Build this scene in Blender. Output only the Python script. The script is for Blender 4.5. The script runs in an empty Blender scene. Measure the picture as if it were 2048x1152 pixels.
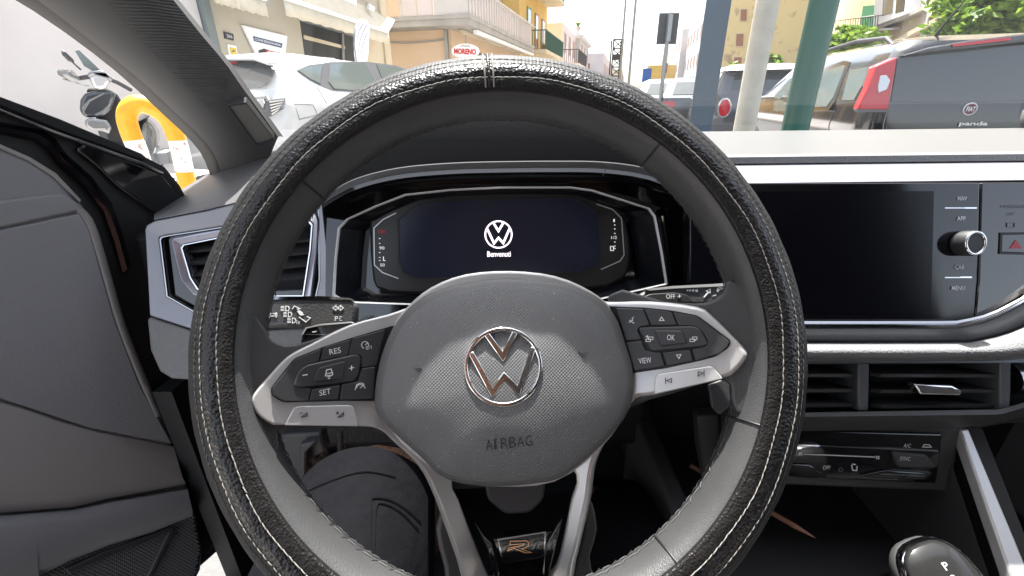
import bpy, bmesh, math, random
from mathutils import Vector as V, Matrix
random.seed(7)
scene = bpy.context.scene
COL = scene.collection
# ------------------------------------------------------------------ camera
CAM = V((0, 0, 1.05)); FPX = 890.0
PITCH, ROLL = math.radians(23.4), math.radians(0.6)
Fw = V((0, math.cos(PITCH), -math.sin(PITCH)))
_u = V((0, math.sin(PITCH), math.cos(PITCH))); _r = V((1, 0, 0))
Rt = _r * math.cos(ROLL) - _u * math.sin(ROLL)
Up = _u * math.cos(ROLL) + _r * math.sin(ROLL)
cd = bpy.data.cameras.new('camera'); cam = bpy.data.objects.new('camera', cd); COL.objects.link(cam)
cd.sensor_width = 36; cd.lens = 36 * FPX / 2048; cd.clip_start = 0.01; cd.clip_end = 3000
m = Matrix((( Rt.x, Up.x, -Fw.x, 0), (Rt.y, Up.y, -Fw.y, 0), (Rt.z, Up.z, -Fw.z, 0), (0, 0, 0, 1)))
cam.matrix_world = Matrix.Translation(CAM) @ m
scene.camera = cam
# ------------------------------------------------------------------ light
SUN_EL, SUN_AZ = math.radians(67.2), math.radians(-6)      # azimuth from +Y towards +X
world = bpy.data.worlds.new('World'); scene.world = world; world.use_nodes = True
wn = world.node_tree.nodes; wl = world.node_tree.links
sky = wn.new('ShaderNodeTexSky'); sky.sky_type = 'NISHITA'; sky.sun_disc = False
sky.sun_elevation = SUN_EL; sky.sun_rotation = SUN_AZ; sky.dust_density = 3.0; sky.air_density = 1.0
hs_ = wn.new('ShaderNodeHueSaturation'); hs_.inputs['Saturation'].default_value = .5; wl.new(sky.outputs[0], hs_.inputs['Color']); wl.new(hs_.outputs[0], wn['Background'].inputs[0]); wn['Background'].inputs[1].default_value = 0.15
sd = bpy.data.lights.new('sun', 'SUN'); sd.energy = 5.0; sd.angle = math.radians(0.53); sd.color = (1, .965, .92)
so = bpy.data.objects.new('sun', sd); COL.objects.link(so)
sdir = V((math.sin(SUN_AZ) * math.cos(SUN_EL), math.cos(SUN_AZ) * math.cos(SUN_EL), math.sin(SUN_EL)))
so.rotation_euler = sdir.to_track_quat('Z', 'Y').to_euler(); so.location = (0, 0, 30)
scene.view_settings.view_transform = 'Standard'; scene.view_settings.look = 'None'
scene.view_settings.exposure = 1.9; scene.view_settings.gamma = 1.0
# ------------------------------------------------------------------ geometry helpers
def ray(px, py):
    return Rt * ((px - 1024) / FPX) + Up * ((576 - py) / FPX) + Fw
def hit(px, py, pl):
    d = ray(px, py); return CAM + d * ((pl[0] - CAM).dot(pl[1]) / d.dot(pl[1]))
def zd(px, py, d): return CAM + ray(px, py) * d
def atY(px, py, y):
    d = ray(px, py); return CAM + d * (y / d.y)
def pl(px, py, d, tilt, yaw=0):
    """plane through the point seen at (px,py) at depth d, leaning back by tilt degrees"""
    t, y = math.radians(tilt), math.radians(yaw)
    return (zd(px, py, d), V((math.sin(y) * math.cos(t), -math.cos(y) * math.cos(t), math.sin(t))))
def lift(p, h): return (p[0] + p[1] * h, p[1])
def cr(pts, closed=True, n=4):
    out = []; N = len(pts); pts = [V(p) for p in pts]
    rng = range(N) if closed else range(N - 1)
    for i in rng:
        if closed: a, b, c, d = pts[i-1], pts[i], pts[(i+1) % N], pts[(i+2) % N]
        else: a, b, c, d = pts[max(i-1, 0)], pts[i], pts[i+1], pts[min(i+2, N-1)]
        for k in range(n):
            t = k / n
            out.append(0.5 * ((2*b) + (c-a)*t + (2*a-5*b+4*c-d)*t*t + (3*b-a-3*c+d)*t*t*t))
    if not closed: out.append(pts[-1])
    return out
def resample(pts, n):
    pts = [V(p) for p in pts]; L = [0]
    for a, b in zip(pts, pts[1:]): L.append(L[-1] + (b-a).length)
    out = []; j = 0
    for k in range(n):
        s = L[-1] * k / (n - 1)
        while j < len(L) - 2 and L[j+1] < s: j += 1
        seg = L[j+1] - L[j]; out.append(pts[j].lerp(pts[j+1], (s - L[j]) / seg if seg else 0))
    return out
def fillet(pts, r, n=4):
    """round the corners of a closed 2D/3D polygon"""
    out = []; N = len(pts); pts = [V(p) for p in pts]
    for i in range(N):
        a, b, c = pts[i-1], pts[i], pts[(i+1) % N]
        u, w = a - b, c - b; rr = min(r, u.length * .45, w.length * .45)
        p, q = b + u.normalized() * rr, b + w.normalized() * rr
        for k in range(n + 1):
            t = k / n; out.append(p * (1-t)**2 + b * 2*t*(1-t) + q * t*t)
    return out
def place(o, parent):
    COL.objects.link(o)
    if parent is not None:
        o.parent = parent; o.matrix_parent_inverse = Matrix.Translation(-parent_loc(parent))
    return o
def parent_loc(p):
    return p.get('_l') and V(p['_l']) or V((0, 0, 0))
def thing(name, label, cat, loc=(0, 0, 0), group=None):
    o = bpy.data.objects.new(name, None); COL.objects.link(o); o.location = loc; o.empty_display_size = .05
    o['_l'] = tuple(loc); o['label'] = label; o['category'] = cat
    if group: o['group'] = group
    return o
def tag(o, label, cat, group=None):
    o['label'] = label; o['category'] = cat
    if group: o['group'] = group
    return o
def mk(name, vs, fs, mats, parent=None, smooth=False, bevel=0, seg=2, fm=None, fix=True, ang=35):
    me = bpy.data.meshes.new(name); me.from_pydata([tuple(v) for v in vs], [], fs)
    for mm in (mats if isinstance(mats, (list, tuple)) else [mats]): me.materials.append(mm)
    if fm: me.polygons.foreach_set('material_index', fm)
    if fix:
        bm = bmesh.new(); bm.from_mesh(me); bmesh.ops.recalc_face_normals(bm, faces=bm.faces); bm.to_mesh(me); bm.free()
    if smooth:
        me.polygons.foreach_set('use_smooth', [True] * len(me.polygons))
        if ang < 180: me.set_sharp_from_angle(angle=math.radians(ang))
    o = bpy.data.objects.new(name, me); place(o, parent)
    if bevel:
        b = o.modifiers.new('bevel', 'BEVEL'); b.width = bevel; b.segments = seg; b.limit_method = 'ANGLE'; b.angle_limit = math.radians(40)
        b.harden_normals = False
        if not smooth:
            me.polygons.foreach_set('use_smooth', [True] * len(me.polygons)); me.set_sharp_from_angle(angle=math.radians(50))
    return o
def prism(pts, off):
    n = len(pts); vs = [V(p) for p in pts] + [V(p) + off for p in pts]
    fs = [tuple(range(n)), tuple(reversed(range(n, 2*n)))] + [(i, (i+1) % n, (i+1) % n + n, i + n) for i in range(n)]
    return vs, fs
def plate(name, px, plane, thick, mat, parent=None, bevel=0.0, rnd=0, curve=0, **k):
    p2 = [V((a, b, 0)) for a, b in px]
    if rnd: p2 = fillet(p2, rnd)
    if curve: p2 = cr(p2, True, curve)
    vs, fs = prism([hit(q.x, q.y, plane) for q in p2], -plane[1] * thick)
    return mk(name, vs, fs, mat, parent, bevel=bevel, **k)
def frame(name, outer, inner, plane, thick, mat, parent=None, bevel=0.0, curve=0, rnd=0, dz=0):
    """closed ring between two outlines of the same count; inner may sink by dz"""
    def P(px):
        q = [V((a, b, 0)) for a, b in px]
        if rnd: q = fillet(q, rnd)
        if curve: q = cr(q, True, curve)
        return q
    A, B = P(outer), P(inner); n = len(A); pb = lift(plane, -dz)
    a = [hit(q.x, q.y, plane) for q in A]; b = [hit(q.x, q.y, pb) for q in B]; o = -plane[1] * thick
    vs = a + b + [p + o for p in a] + [p + o for p in b]; fs = []
    for i in range(n):
        j = (i+1) % n
        fs += [(i, j, n+j, n+i), (2*n+i, 3*n+i, 3*n+j, 2*n+j), (i, 2*n+i, 2*n+j, j), (n+i, n+j, 3*n+j, 3*n+i)]
    return mk(name, vs, fs, mat, parent, bevel=bevel)
def loft(name, edges, mat, parent=None, closed=False, smooth=True, solid=0, ang=35, caps=False, **k):
    n = len(edges[0]); vs = [p for e in edges for p in e]; fs = []
    for j in range(len(edges) - 1):
        for i in range(n if closed else n - 1):
            i2 = (i+1) % n; fs.append((j*n+i, j*n+i2, (j+1)*n+i2, (j+1)*n+i))
    if caps: fs += [tuple(range(n)), tuple(range((len(edges)-1)*n, len(edges)*n))]
    o = mk(name, vs, fs, mat, parent, smooth=smooth, ang=ang, **k)
    if solid:
        s = o.modifiers.new('solid', 'SOLIDIFY'); s.thickness = solid; s.offset = -1
    return o
def tubev(pts, r, n=8, closed=False, cap=True, flat=None):
    pts = [V(p) for p in pts]; N = len(pts); vs = []; fs = []; ref = None
    for i, p in enumerate(pts):
        if closed: t = pts[(i+1) % N] - pts[i-1]
        else: t = pts[min(i+1, N-1)] - pts[max(i-1, 0)]
        t.normalize()
        if ref is None: ref = V((0, 0, 1)) if abs(t.z) < .9 else V((1, 0, 0))
        a = t.cross(ref)
        if a.length < 1e-6: a = t.orthogonal()
        a.normalize(); b = a.cross(t).normalized(); ref = b
        rr = r[i] if isinstance(r, (list, tuple)) else r
        for k in range(n):
            th = 2*math.pi*k/n; vs.append(p + (a*math.cos(th) + b*math.sin(th)) * rr)
    for i in range(N if closed else N - 1):
        j = (i+1) % N
        for k in range(n):
            k2 = (k+1) % n; fs.append((i*n+k, i*n+k2, j*n+k2, j*n+k))
    if cap and not closed: fs += [tuple(range(n)), tuple(range((N-1)*n, N*n))]
    return vs, fs
def tube(name, pts, r, mat, parent=None, n=8, closed=False):
    vs, fs = tubev(pts, r, n, closed); return mk(name, vs, fs, mat, parent, smooth=True, ang=60)
def multi(name, parts, mat, parent=None, **k):
    vs, fs = [], []
    for a, b in parts:
        o = len(vs); vs += a; fs += [tuple(i + o for i in f) for f in b]
    return mk(name, vs, fs, mat, parent, **k)
def boxv(c, sx, sy, sz, ax=V((1,0,0)), ay=V((0,1,0)), az=V((0,0,1))):
    c = V(c); vs = [c + ax*(sx*i/2) + ay*(sy*j/2) + az*(sz*k/2) for i in (-1,1) for j in (-1,1) for k in (-1,1)]
    return vs, [(0,1,3,2),(4,6,7,5),(0,4,5,1),(2,3,7,6),(0,2,6,4),(1,5,7,3)]
def box(name, lo, hi, mat, parent=None, bevel=0, **k):
    lo, hi = V(lo), V(hi); d = hi - lo; vs, fs = boxv((lo+hi)/2, d.x, d.y, d.z); return mk(name, vs, fs, mat, parent, bevel=bevel, **k)
def strokev(pts, w, off, closed=False):
    """mitred strip of width w along points in a plane; off = extrusion vector"""
    pts = [V(p) for p in pts]; nrm = off.normalized(); N = len(pts); A, B = [], []
    for i in range(N):
        d0 = (pts[i] - pts[i-1]) if (closed or i > 0) else (pts[1] - pts[0])
        d1 = (pts[(i+1) % N] - pts[i]) if (closed or i < N-1) else (pts[-1] - pts[-2])
        d0.normalize(); d1.normalize(); s0, s1 = nrm.cross(d0), nrm.cross(d1)
        mm = (s0 + s1); mm = mm.normalized() if mm.length > 1e-6 else s0; c = max(.35, mm.dot(s0))
        A.append(pts[i] + mm * (w/2/c)); B.append(pts[i] - mm * (w/2/c))
    vs = A + B + [p + off for p in A] + [p + off for p in B]; fs = []
    for i in range(N if closed else N-1):
        j = (i+1) % N
        fs += [(i, j, N+j, N+i), (2*N+i, 3*N+i, 3*N+j, 2*N+j), (i, 2*N+i, 2*N+j, j), (N+i, N+j, 3*N+j, 3*N+i)]
    if not closed: fs += [(0, N, 3*N, 2*N), (N-1, 3*N-1, 4*N-1, 2*N-1)]
    return vs, fs
def icon(name, lines, wpx, plane, mat, parent, th=.0004, polys=()):
    """thin printed strokes; lines are pixel polylines on a plane"""
    parts = []; s = (zd(1024, 576, 1) - CAM).length
    for L in lines:
        closed = L[0] == L[-1] and len(L) > 2
        P = [hit(a, b, plane) for a, b in (L[:-1] if closed else L)]
        d = (P[0] - CAM).dot(Fw); parts.append(strokev(P, wpx * d / FPX, plane[1] * th, closed))
    for L in polys: parts.append(prism([hit(a, b, plane) for a, b in L], plane[1] * th))
    return multi(name, parts, mat, parent)
def circ(cx, cy, r, n=14, a0=0, a1=360, ry=None):
    ry = ry or r; p = [(cx + r*math.cos(math.radians(a0+(a1-a0)*k/n)), cy + ry*math.sin(math.radians(a0+(a1-a0)*k/n))) for k in range(n+1)]
    if a1 - a0 == 360: p[-1] = p[0]
    return p
_tc = {}
def text_mesh(s, bold=0):
    key = (s, bold)
    if key not in _tc:
        c = bpy.data.curves.new('t', 'FONT'); c.body = s; c.align_x = 'CENTER'; c.align_y = 'CENTER'; c.resolution_u = 3; c.offset = bold
        o = bpy.data.objects.new('t', c); COL.objects.link(o)
        dg = bpy.context.evaluated_depsgraph_get(); me = bpy.data.meshes.new_from_object(o.evaluated_get(dg))
        vs = [v.co.copy() for v in me.vertices]; fs = [tuple(p.vertices) for p in me.polygons]
        bpy.data.objects.remove(o); bpy.data.curves.remove(c); bpy.data.meshes.remove(me); _tc[key] = (vs, fs)
    return _tc[key]
def text3(s, o, ex, ey, w, h, mat, parent=None, name='lettering', bold=0, depth=.0004, shear=0):
    """letters centred at o, w x h metres, along unit vectors ex / ey"""
    vs, fs = text_mesh(s, bold); x0 = min(v.x for v in vs); x1 = max(v.x for v in vs); y0 = min(v.y for v in vs); y1 = max(v.y for v in vs)
    nz = ex.cross(ey).normalized()
    P = [o + ex*(((v.x-(x0+x1)/2)/(x1-x0) + shear*(v.y-y0)/(y1-y0))*w) + ey*((v.y-(y0+y1)/2)/(y1-y0)*h) + nz*depth for v in vs]
    return mk(name, P, fs, mat, parent, fix=False)
def text(s, cpx, wpx, hpx, plane, mat, parent=None, vec=(1, 0), name='lettering', bold=0, depth=.0004):
    o = hit(*cpx, plane); ex = hit(cpx[0]+vec[0]*8, cpx[1]+vec[1]*8, plane) - o
    l = math.hypot(*vec); sx = ex.length / (8*l); ex.normalize(); ey = plane[1].cross(ex).normalized()
    e2 = hit(cpx[0]+vec[1]*8, cpx[1]-vec[0]*8, plane) - o; sy = abs(e2.dot(ey)) / (8*l)
    return text3(s, o, ex, ey, wpx*sx, hpx*sy, mat, parent, name, bold, depth)
# ------------------------------------------------------------------ materials
def mat(name, col, rough=.5, metal=0, bump=None, coat=0, var=None, emit=0, spec=.5, trans=0, rvar=0, axes=None):
    """bump: list of (kind, scale, strength, distance)   var: (scale, dark colour, contrast)"""
    M = bpy.data.materials.new(name); M.use_nodes = True; nt = M.node_tree; N, L = nt.nodes, nt.links
    B = N['Principled BSDF']; B.inputs['Base Color'].default_value = (*col, 1); B.inputs['Roughness'].default_value = rough
    B.inputs['Metallic'].default_value = metal; B.inputs['Specular IOR Level'].default_value = spec
    B.inputs['Coat Weight'].default_value = coat; B.inputs['Coat Roughness'].default_value = .06
    if emit: B.inputs['Emission Color'].default_value = (*col, 1); B.inputs['Emission Strength'].default_value = emit
    tc = N.new('ShaderNodeTexCoord')
    def noise(sc, det=4):
        t = N.new('ShaderNodeTexNoise'); t.inputs['Scale'].default_value = sc; t.inputs['Detail'].default_value = det
        L.new(tc.outputs['Object'], t.inputs['Vector']); return t
    if var:
        t = noise(var[0]); r = N.new('ShaderNodeValToRGB'); r.color_ramp.elements[0].color = (*var[1], 1); r.color_ramp.elements[1].color = (*col, 1)
        c = var[2]; c0 = var[3] if len(var) > 3 else .5; r.color_ramp.elements[0].position = c0 - c; r.color_ramp.elements[1].position = c0 + c
        L.new(t.outputs['Fac'], r.inputs[0]); L.new(r.outputs[0], B.inputs['Base Color'])
    if rvar:
        t = noise(30, 5); mr = N.new('ShaderNodeMapRange'); mr.inputs[3].default_value = rough - rvar; mr.inputs[4].default_value = rough + rvar
        L.new(t.outputs['Fac'], mr.inputs[0]); L.new(mr.outputs[0], B.inputs['Roughness'])
    prev = None
    for kind, sc, st, dist in (bump or []):
        if kind == 'noise': t = noise(sc); out = t.outputs['Fac']
        elif kind == 'wave':
            t = N.new('ShaderNodeTexWave'); t.inputs['Scale'].default_value = sc; t.bands_direction = 'Z'; L.new(tc.outputs['Object'], t.inputs['Vector']); out = t.outputs['Fac']
        else:
            t = N.new('ShaderNodeTexVoronoi'); t.inputs['Scale'].default_value = sc
            t.feature = 'F1' if kind in ('dots', 'pebble') else 'SMOOTH_F1'
            t.inputs['Randomness'].default_value = 0.0 if kind == 'dots' else 1.0
            src = tc.outputs['Object']
            if axes:
                cb = N.new('ShaderNodeCombineXYZ')
                for q, ax in enumerate(axes):
                    d = N.new('ShaderNodeVectorMath'); d.operation = 'DOT_PRODUCT'; d.inputs[1].default_value = ax; L.new(src, d.inputs[0]); L.new(d.outputs['Value'], cb.inputs[q])
                t.voronoi_dimensions = '2D'; src = cb.outputs[0]
            L.new(src, t.inputs['Vector']); out = t.outputs['Distance']
            if kind == 'crack':
                t.inputs['Smoothness'].default_value = .35; mr = N.new('ShaderNodeMapRange'); mr.inputs[2].default_value = .8; mr.inputs[3].default_value = 1; mr.inputs[4].default_value = 0; L.new(out, mr.inputs[0]); out = mr.outputs[0]
        b = N.new('ShaderNodeBump'); b.inputs['Strength'].default_value = abs(st); b.inputs['Distance'].default_value = dist; b.invert = st < 0
        L.new(out, b.inputs['Height'])
        if prev: L.new(prev.outputs[0], b.inputs['Normal'])
        prev = b
    if prev: L.new(prev.outputs[0], B.inputs['Normal'])
    return M
def glass(name, tint=(1, 1, 1), amount=1.0, rough=0.0):
    """thin pane: clear transmission plus a Fresnel reflection"""
    M = bpy.data.materials.new(name); M.use_nodes = True; N, L = M.node_tree.nodes, M.node_tree.links; N.remove(N['Principled BSDF'])
    T = N.new('ShaderNodeBsdfTransparent'); T.inputs[0].default_value = (*tint, 1)
    G = N.new('ShaderNodeBsdfGlossy'); G.inputs['Roughness'].default_value = rough
    g = N.new('ShaderNodeNewGeometry'); dt = N.new('ShaderNodeVectorMath'); dt.operation = 'DOT_PRODUCT'
    L.new(g.outputs['Normal'], dt.inputs[0]); L.new(g.outputs['Incoming'], dt.inputs[1])
    def mth(op, a, b=None):
        x = N.new('ShaderNodeMath'); x.operation = op; L.new(a, x.inputs[0])
        if b is not None: x.inputs[1].default_value = b
        return x
    c = mth('ABSOLUTE', dt.outputs['Value']); om = mth('MULTIPLY_ADD', c.outputs[0], -1.0); om.inputs[2].default_value = 1.0
    pw = mth('POWER', om.outputs[0], 5.0); f = mth('MULTIPLY_ADD', pw.outputs[0], .95); f.inputs[2].default_value = .05
    x = N.new('ShaderNodeMixShader'); mu = N.new('ShaderNodeMath'); mu.operation = 'MULTIPLY'; mu.inputs[1].default_value = amount; mu.use_clamp = True
    L.new(f.outputs[0], mu.inputs[0]); L.new(mu.outputs[0], x.inputs[0]); L.new(T.outputs[0], x.inputs[1]); L.new(G.outputs[0], x.inputs[2])
    L.new(x.outputs[0], N['Material Output'].inputs[0]); return M
MT = dict(
    cover=mat('cover leather', (.009, .009, .010), .30, bump=[('crack', 520, .55, .0008), ('noise', 60, .3, .002)], rvar=.06, spec=.4),
    cover_side=mat('wrinkled cover leather', (.011, .010, .010), .42, bump=[('crack', 700, .5, .0006), ('noise', 220, .5, .0012)], spec=.3),
    mesh=mat('ribbed cover fabric', (.016, .016, .017), .6, bump=[('dots', 420, -.6, .0006)], spec=.25),
    stitch=mat('pale thread', (.20, .19, .175), .8), stitch_dark=mat('dark thread', (.06, .06, .06), .8),
    leather=mat('smooth leather', (.054, .054, .055), .45, bump=[('crack', 1100, .35, .0003), ('noise', 25, .25, .003)], rvar=.08, var=(18, (.040, .040, .041), .25)),
    hubgrain=mat('dotted airbag grain', (.14, .142, .145), .55, bump=[('dots', 640, -.6, .0006)], var=(60, (.125, .127, .13), .3), axes=[(.707, .364, .605), (-.707, .364, .605)]),
    hub=mat('airbag plastic', (.105, .105, .107), .55, bump=[('noise', 2500, .1, .0001)]),
    silver=mat('satin silver', (.62, .61, .60), .32, .45, bump=[('noise', 1500, .03, .0001)]),
    chrome=mat('chrome', (.75, .75, .76), .07, 1), darkchrome=mat('dark chrome', (.35, .35, .36), .12, 1),
    button=mat('button rubber', (.034, .035, .038), .45, bump=[('noise', 3000, .05, .0001)]),
    gap=mat('gap black', (.008, .008, .009), .5),
    piano=mat('piano black', (.006, .006, .007), .06, coat=.6),
    plastic=mat('grained plastic', (.050, .050, .052), .5, bump=[('crack', 650, .3, .0004)]),
    black=mat('matte black plastic', (.017, .017, .018), .55, bump=[('noise', 1200, .1, .0002)]),
    hood=mat('binnacle black', (.0075, .0075, .008), .65, spec=.25, bump=[('crack', 650, .2, .0004)]),
    pad=mat('dash soft grain', (.17, .17, .172), .42, bump=[('crack', 480, .55, .0007)]),
    padtop=mat('dash upper grain', (.105, .105, .108), .38, bump=[('crack', 650, .25, .0004)]),
    greytrim=mat('grey dash paint', (.27, .27, .30), .33, .35),
    darktrim=mat('slate dash paint', (.13, .14, .15), .35, .3),
    glassblack=mat('screen glass', (.006, .006, .008), .10, coat=.2, rvar=.06),
    bezel=mat('cluster bezel', (.022, .019, .019), .35),
    screen=mat('cluster display', (.004, .005, .012), .25, emit=.15),
    glow=mat('display white', (.95, .82, .88), .5, emit=.55), glowtext=mat('display print', (.8, .8, .8), .5, emit=.18),
    glowred=mat('display red', (.5, .02, .02), .5, emit=.12),
    print=mat('white print', (.72, .72, .72), .5), printdark=mat('dark print', (.03, .03, .03), .5), red=mat('hazard red', (.35, .02, .03), .4),
    copper=mat('copper badge', (.62, .36, .22), .25, 1), badge_red=mat('red inlay', (.25, .01, .03), .15),
    door=mat('door grain', (.26, .257, .268), .5, bump=[('crack', 700, .3, .0004)]),
    doorcloth=mat('door soft panel', (.32, .30, .285), .6, bump=[('crack', 600, .25, .0004)]),
    grille=mat('speaker grille', (.02, .02, .02), .45), paint=mat('black car paint', (.006, .005, .007), .08, coat=1),
    rubber=mat('rubber seal', (.012, .012, .012), .7, bump=[('noise', 400, .5, .0006)]),
    pillar=mat('ribbed pillar trim', (.105, .105, .107), .6, bump=[('noise', 900, .15, .0003)]),
    liner=mat('headliner', (.45, .44, .43), .9), carpet=mat('carpet', (.012, .012, .013), .95, bump=[('noise', 700, .8, .002)]),
    seat=mat('seat fabric', (.03, .03, .033), .85, bump=[('noise', 900, .5, .0006)]),
    windshield=glass('windshield glass', (.97, .985, .975), .8), skin=mat('skin', (.46, .25, .17), .5, bump=[('noise', 900, .2, .0005)], var=(60, (.40, .20, .13), .25)),
    cloth=mat('black cotton', (.007, .007, .0085), .9, bump=[('noise', 45, .5, .006), ('noise', 2200, .5, .0005)], var=(120, (.0045, .0045, .006), .3), spec=.06), shirt=mat('red cotton', (.30, .15, .13), .9),
    dust=mat('pale dust', (.5, .5, .48), .9), hair=mat('leg hair', (.03, .015, .01), .5), wood=mat('pencil wood', (.38, .19, .12), .5), knob=mat('selector gloss', (.02, .02, .02), .16, spec=.35),
)
# ================================================================== steering wheel
WT, WY = math.radians(31.03), math.radians(2.94)
WC = V((-.0031, .2479, 1.05 - .1431))
Wn = V((math.sin(WY), -math.cos(WT)*math.cos(WY), math.sin(WT))).normalized()
Wa = (V((1, 0, 0)) - Wn * Wn.x).normalized(); Wb = Wn.cross(Wa)
def WP(h): return (WC + Wn * h, Wn)
def wpt(R, th, h): return WC + (Wa * math.cos(th) + Wb * math.sin(th)) * R + Wn * h
def SL(o, k=.5): return (WC + Wn*(-.026 + o) - Wa*.075, (Wn + Wa*k).normalized())     # left spoke face, rising towards the rim
def SR(o, k=.5): return (WC + Wn*(-.026 + o) + Wa*.075, (Wn - Wa*k).normalized())
def SP(h, px): return (SL if sum(p[0] for p in px)/len(px) < 1000 else SR)(h + .0262)
SW = thing('steering_wheel', 'black multifunction steering wheel wearing a stitched leather cover', 'steering wheel', WC)
RM, RR = .1695, .0225
def ringmesh(name, phis, rad, mat, n=260, wob=0):
    vs, fs = [], []; m = len(phis)
    for i in range(n):
        th = 2*math.pi*i/n
        for k, ph in enumerate(phis):
            r = rad(ph) + (wob * math.sin(th*37 + ph*3) * math.sin(th*11+1) if wob else 0)
            vs.append(wpt(RM + r*math.cos(ph), th, r*math.sin(ph)))
    closed = False
    for i in range(n):
        j = (i+1) % n
        for k in range(m-1): fs.append((i*m+k, i*m+k+1, j*m+k+1, j*m+k))
    return mk(name, vs, fs, mat, SW, smooth=True, ang=180)
rd = math.radians
def span(a, b, n): return [rd(a + (b-a)*k/n) for k in range(n+1)]
rim = ringmesh('rim', span(0, 360, 28), lambda p: .0212 - .0052*max(0, -math.cos(p))**2, MT['leather'])
cov = ringmesh('cover', span(72, 97, 10), lambda p: RR + .0006*math.sin((math.degrees(p)-72)/25*math.pi), MT['cover'], 300, .00025)
for nm, a, b, mm in (('cover_edge', 97, 117, 'cover_side'), ('cover_band', -40, 72, 'mesh'), ('cover_back', -105, -40, 'cover')):
    o = ringmesh(nm, span(a, b, 10), lambda p, a=a, b=b: RR + .0004*math.sin((math.degrees(p)-a)/(b-a)*math.pi), MT[mm], 300, .0002)
ringmesh('cover_hem', span(112, 120, 6), lambda p: .0229 - .0026*max(0, (math.degrees(p)-115)/5)**2, MT['cover_side'])
def stitches(name, ph, r, n, ln, w, mat, th0=0, th1=360, tilt=0, zig=0, parent=None):
    parts = []
    for i in range(n):
        th = rd(th0 + (th1-th0)*(i+.5)/n); p = rd(ph + 1.3*math.sin(th*7 + ph) + .8*math.sin(th*19 + ph))
        c = wpt(RM + r*math.cos(p), th, r*math.sin(p))
        t = -Wa*math.sin(th) + Wb*math.cos(th); rdl = Wa*math.cos(th) + Wb*math.sin(th)
        nn = (rdl*math.cos(p) + Wn*math.sin(p)).normalized(); s = t.cross(nn)
        a = tilt + (zig if i % 2 else -zig) + random.uniform(-.12, .12)
        d = t*math.cos(a) + s*math.sin(a); e = nn.cross(d)
        L = ln * random.uniform(.85, 1.1); q = [c - d*L/2, c - d*L*.25 + nn*w*.5, c + d*L*.25 + nn*w*.5, c + d*L/2]
        vs = []
        for k, x in enumerate(q):
            ww = w * (.35 if k in (0, 3) else .5); vs += [x + e*ww, x - e*ww, x + nn*ww]
        fs = [(3*k, 3*k+3, 3*k+5, 3*k+2) for k in range(3)] + [(3*k+1, 3*k+2, 3*k+5, 3*k+4) for k in range(3)]
        parts.append((vs, fs))
    o = multi(name, parts, mat, parent or cov, smooth=True, ang=60, fix=True); o['kind'] = 'stuff'; return o
stitches('stitching', 97, RR + .0002, 230, .0046, .0007, MT['stitch'])
stitches('stitching', 72, RR + .0002, 250, .0044, .0007, MT['stitch'])
stitches('stitching', 60, RR + .0001, 250, .0044, .0005, MT['stitch_dark'])
for a in (196, 212, 228): stitches('stitching', a, .0212 - .0052*math.cos(rd(a))**2 + .0002, 170, .0065, .0007, MT['stitch_dark'], tilt=.5*((a-212)/16), zig=.5, parent=rim)
# seam of the cover at the top of the rim
th_s = math.atan2((hit(978, 150, WP(.02)) - WC).dot(Wb), (hit(978, 150, WP(.02)) - WC).dot(Wa))
for dt in (-.016, 0, .016):
    pts = [wpt(RM + (RR+.0006)*math.cos(rd(p)), th_s + dt, (RR+.0006)*math.sin(rd(p))) for p in range(-30, 118, 6)]
    tube('cover_seam', pts, .0006 if dt else .0011, MT['stitch' if dt else 'cover_side'], cov, 6)
# leather joints of the rim
for px, py in ((612, 368), (1305, 305), (1330, 1095), (1660, 900)):
    q = hit(px, py, WP(.01)) - WC; th = math.atan2(q.dot(Wb), q.dot(Wa))
    tube('leather_joint', [wpt(RM + (.0214 - .0052*max(0, -math.cos(rd(p)))**2)*math.cos(rd(p)), th, (.0214 - .0052*max(0, -math.cos(rd(p)))**2)*math.sin(rd(p))) for p in range(95, 240, 8)], .0007, MT['gap'], rim, 6)
# leather roots of the spokes
for pts in ([(470,600),(528,655),(545,682),(590,690),(700,655),(760,640),(780,850),(720,858),(575,856),(556,868),(556,905),(500,905),(440,760)],
            [(1215,590),(1330,603),(1410,605),(1445,585),(1462,560),(1560,640),(1545,830),(1480,830),(1462,800),(1445,760),(1300,800),(1240,800)],
            [(905,1000),(930,1080),(950,1160),(940,1260),(860,1330),(840,1300),(890,1180),(870,1060)],
            [(1180,1000),(1165,1080),(1150,1160),(1200,1240),(1250,1330),(1300,1310),(1185,1150),(1195,1060)]):
    plate('spoke', pts, SP(-.0305, pts) if min(p[1] for p in pts) < 700 else WP(-.060), .022, MT['leather'], SW, bevel=.006, seg=4, curve=3)
# silver trims
TR_L = [(990,720),(880,620),(838,610),(780,628),(700,650),(622,688),(576,713),(538,752),(510,785),(504,803),(514,828),(540,847),(566,851),(720,853),(764,862),(800,893),(846,938),(872,985),(895,1045),(925,1130),(945,1185),(1010,1220),(1010,1190),(985,1165),(962,1115),(940,1060),(918,1000),(905,965),(930,900),(1000,800)]
TR_R = [(990,720),(1150,610),(1190,597),(1215,603),(1300,602),(1395,613),(1425,632),(1470,676),(1494,703),(1492,720),(1470,745),(1445,757),(1310,790),(1270,798),(1240,840),(1205,890),(1185,935),(1176,1000),(1160,1070),(1145,1130),(1125,1185),(1010,1220),(1010,1190),(1070,1170),(1110,1130),(1128,1060),(1140,1000),(1150,950),(1100,900),(1000,800)]
for px in (TR_L, TR_R):
    plate('spoke_trim', px, SL(0) if px is TR_L else SR(0), .012, MT['silver'], SW, bevel=.0028, seg=3, curve=3)
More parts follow.
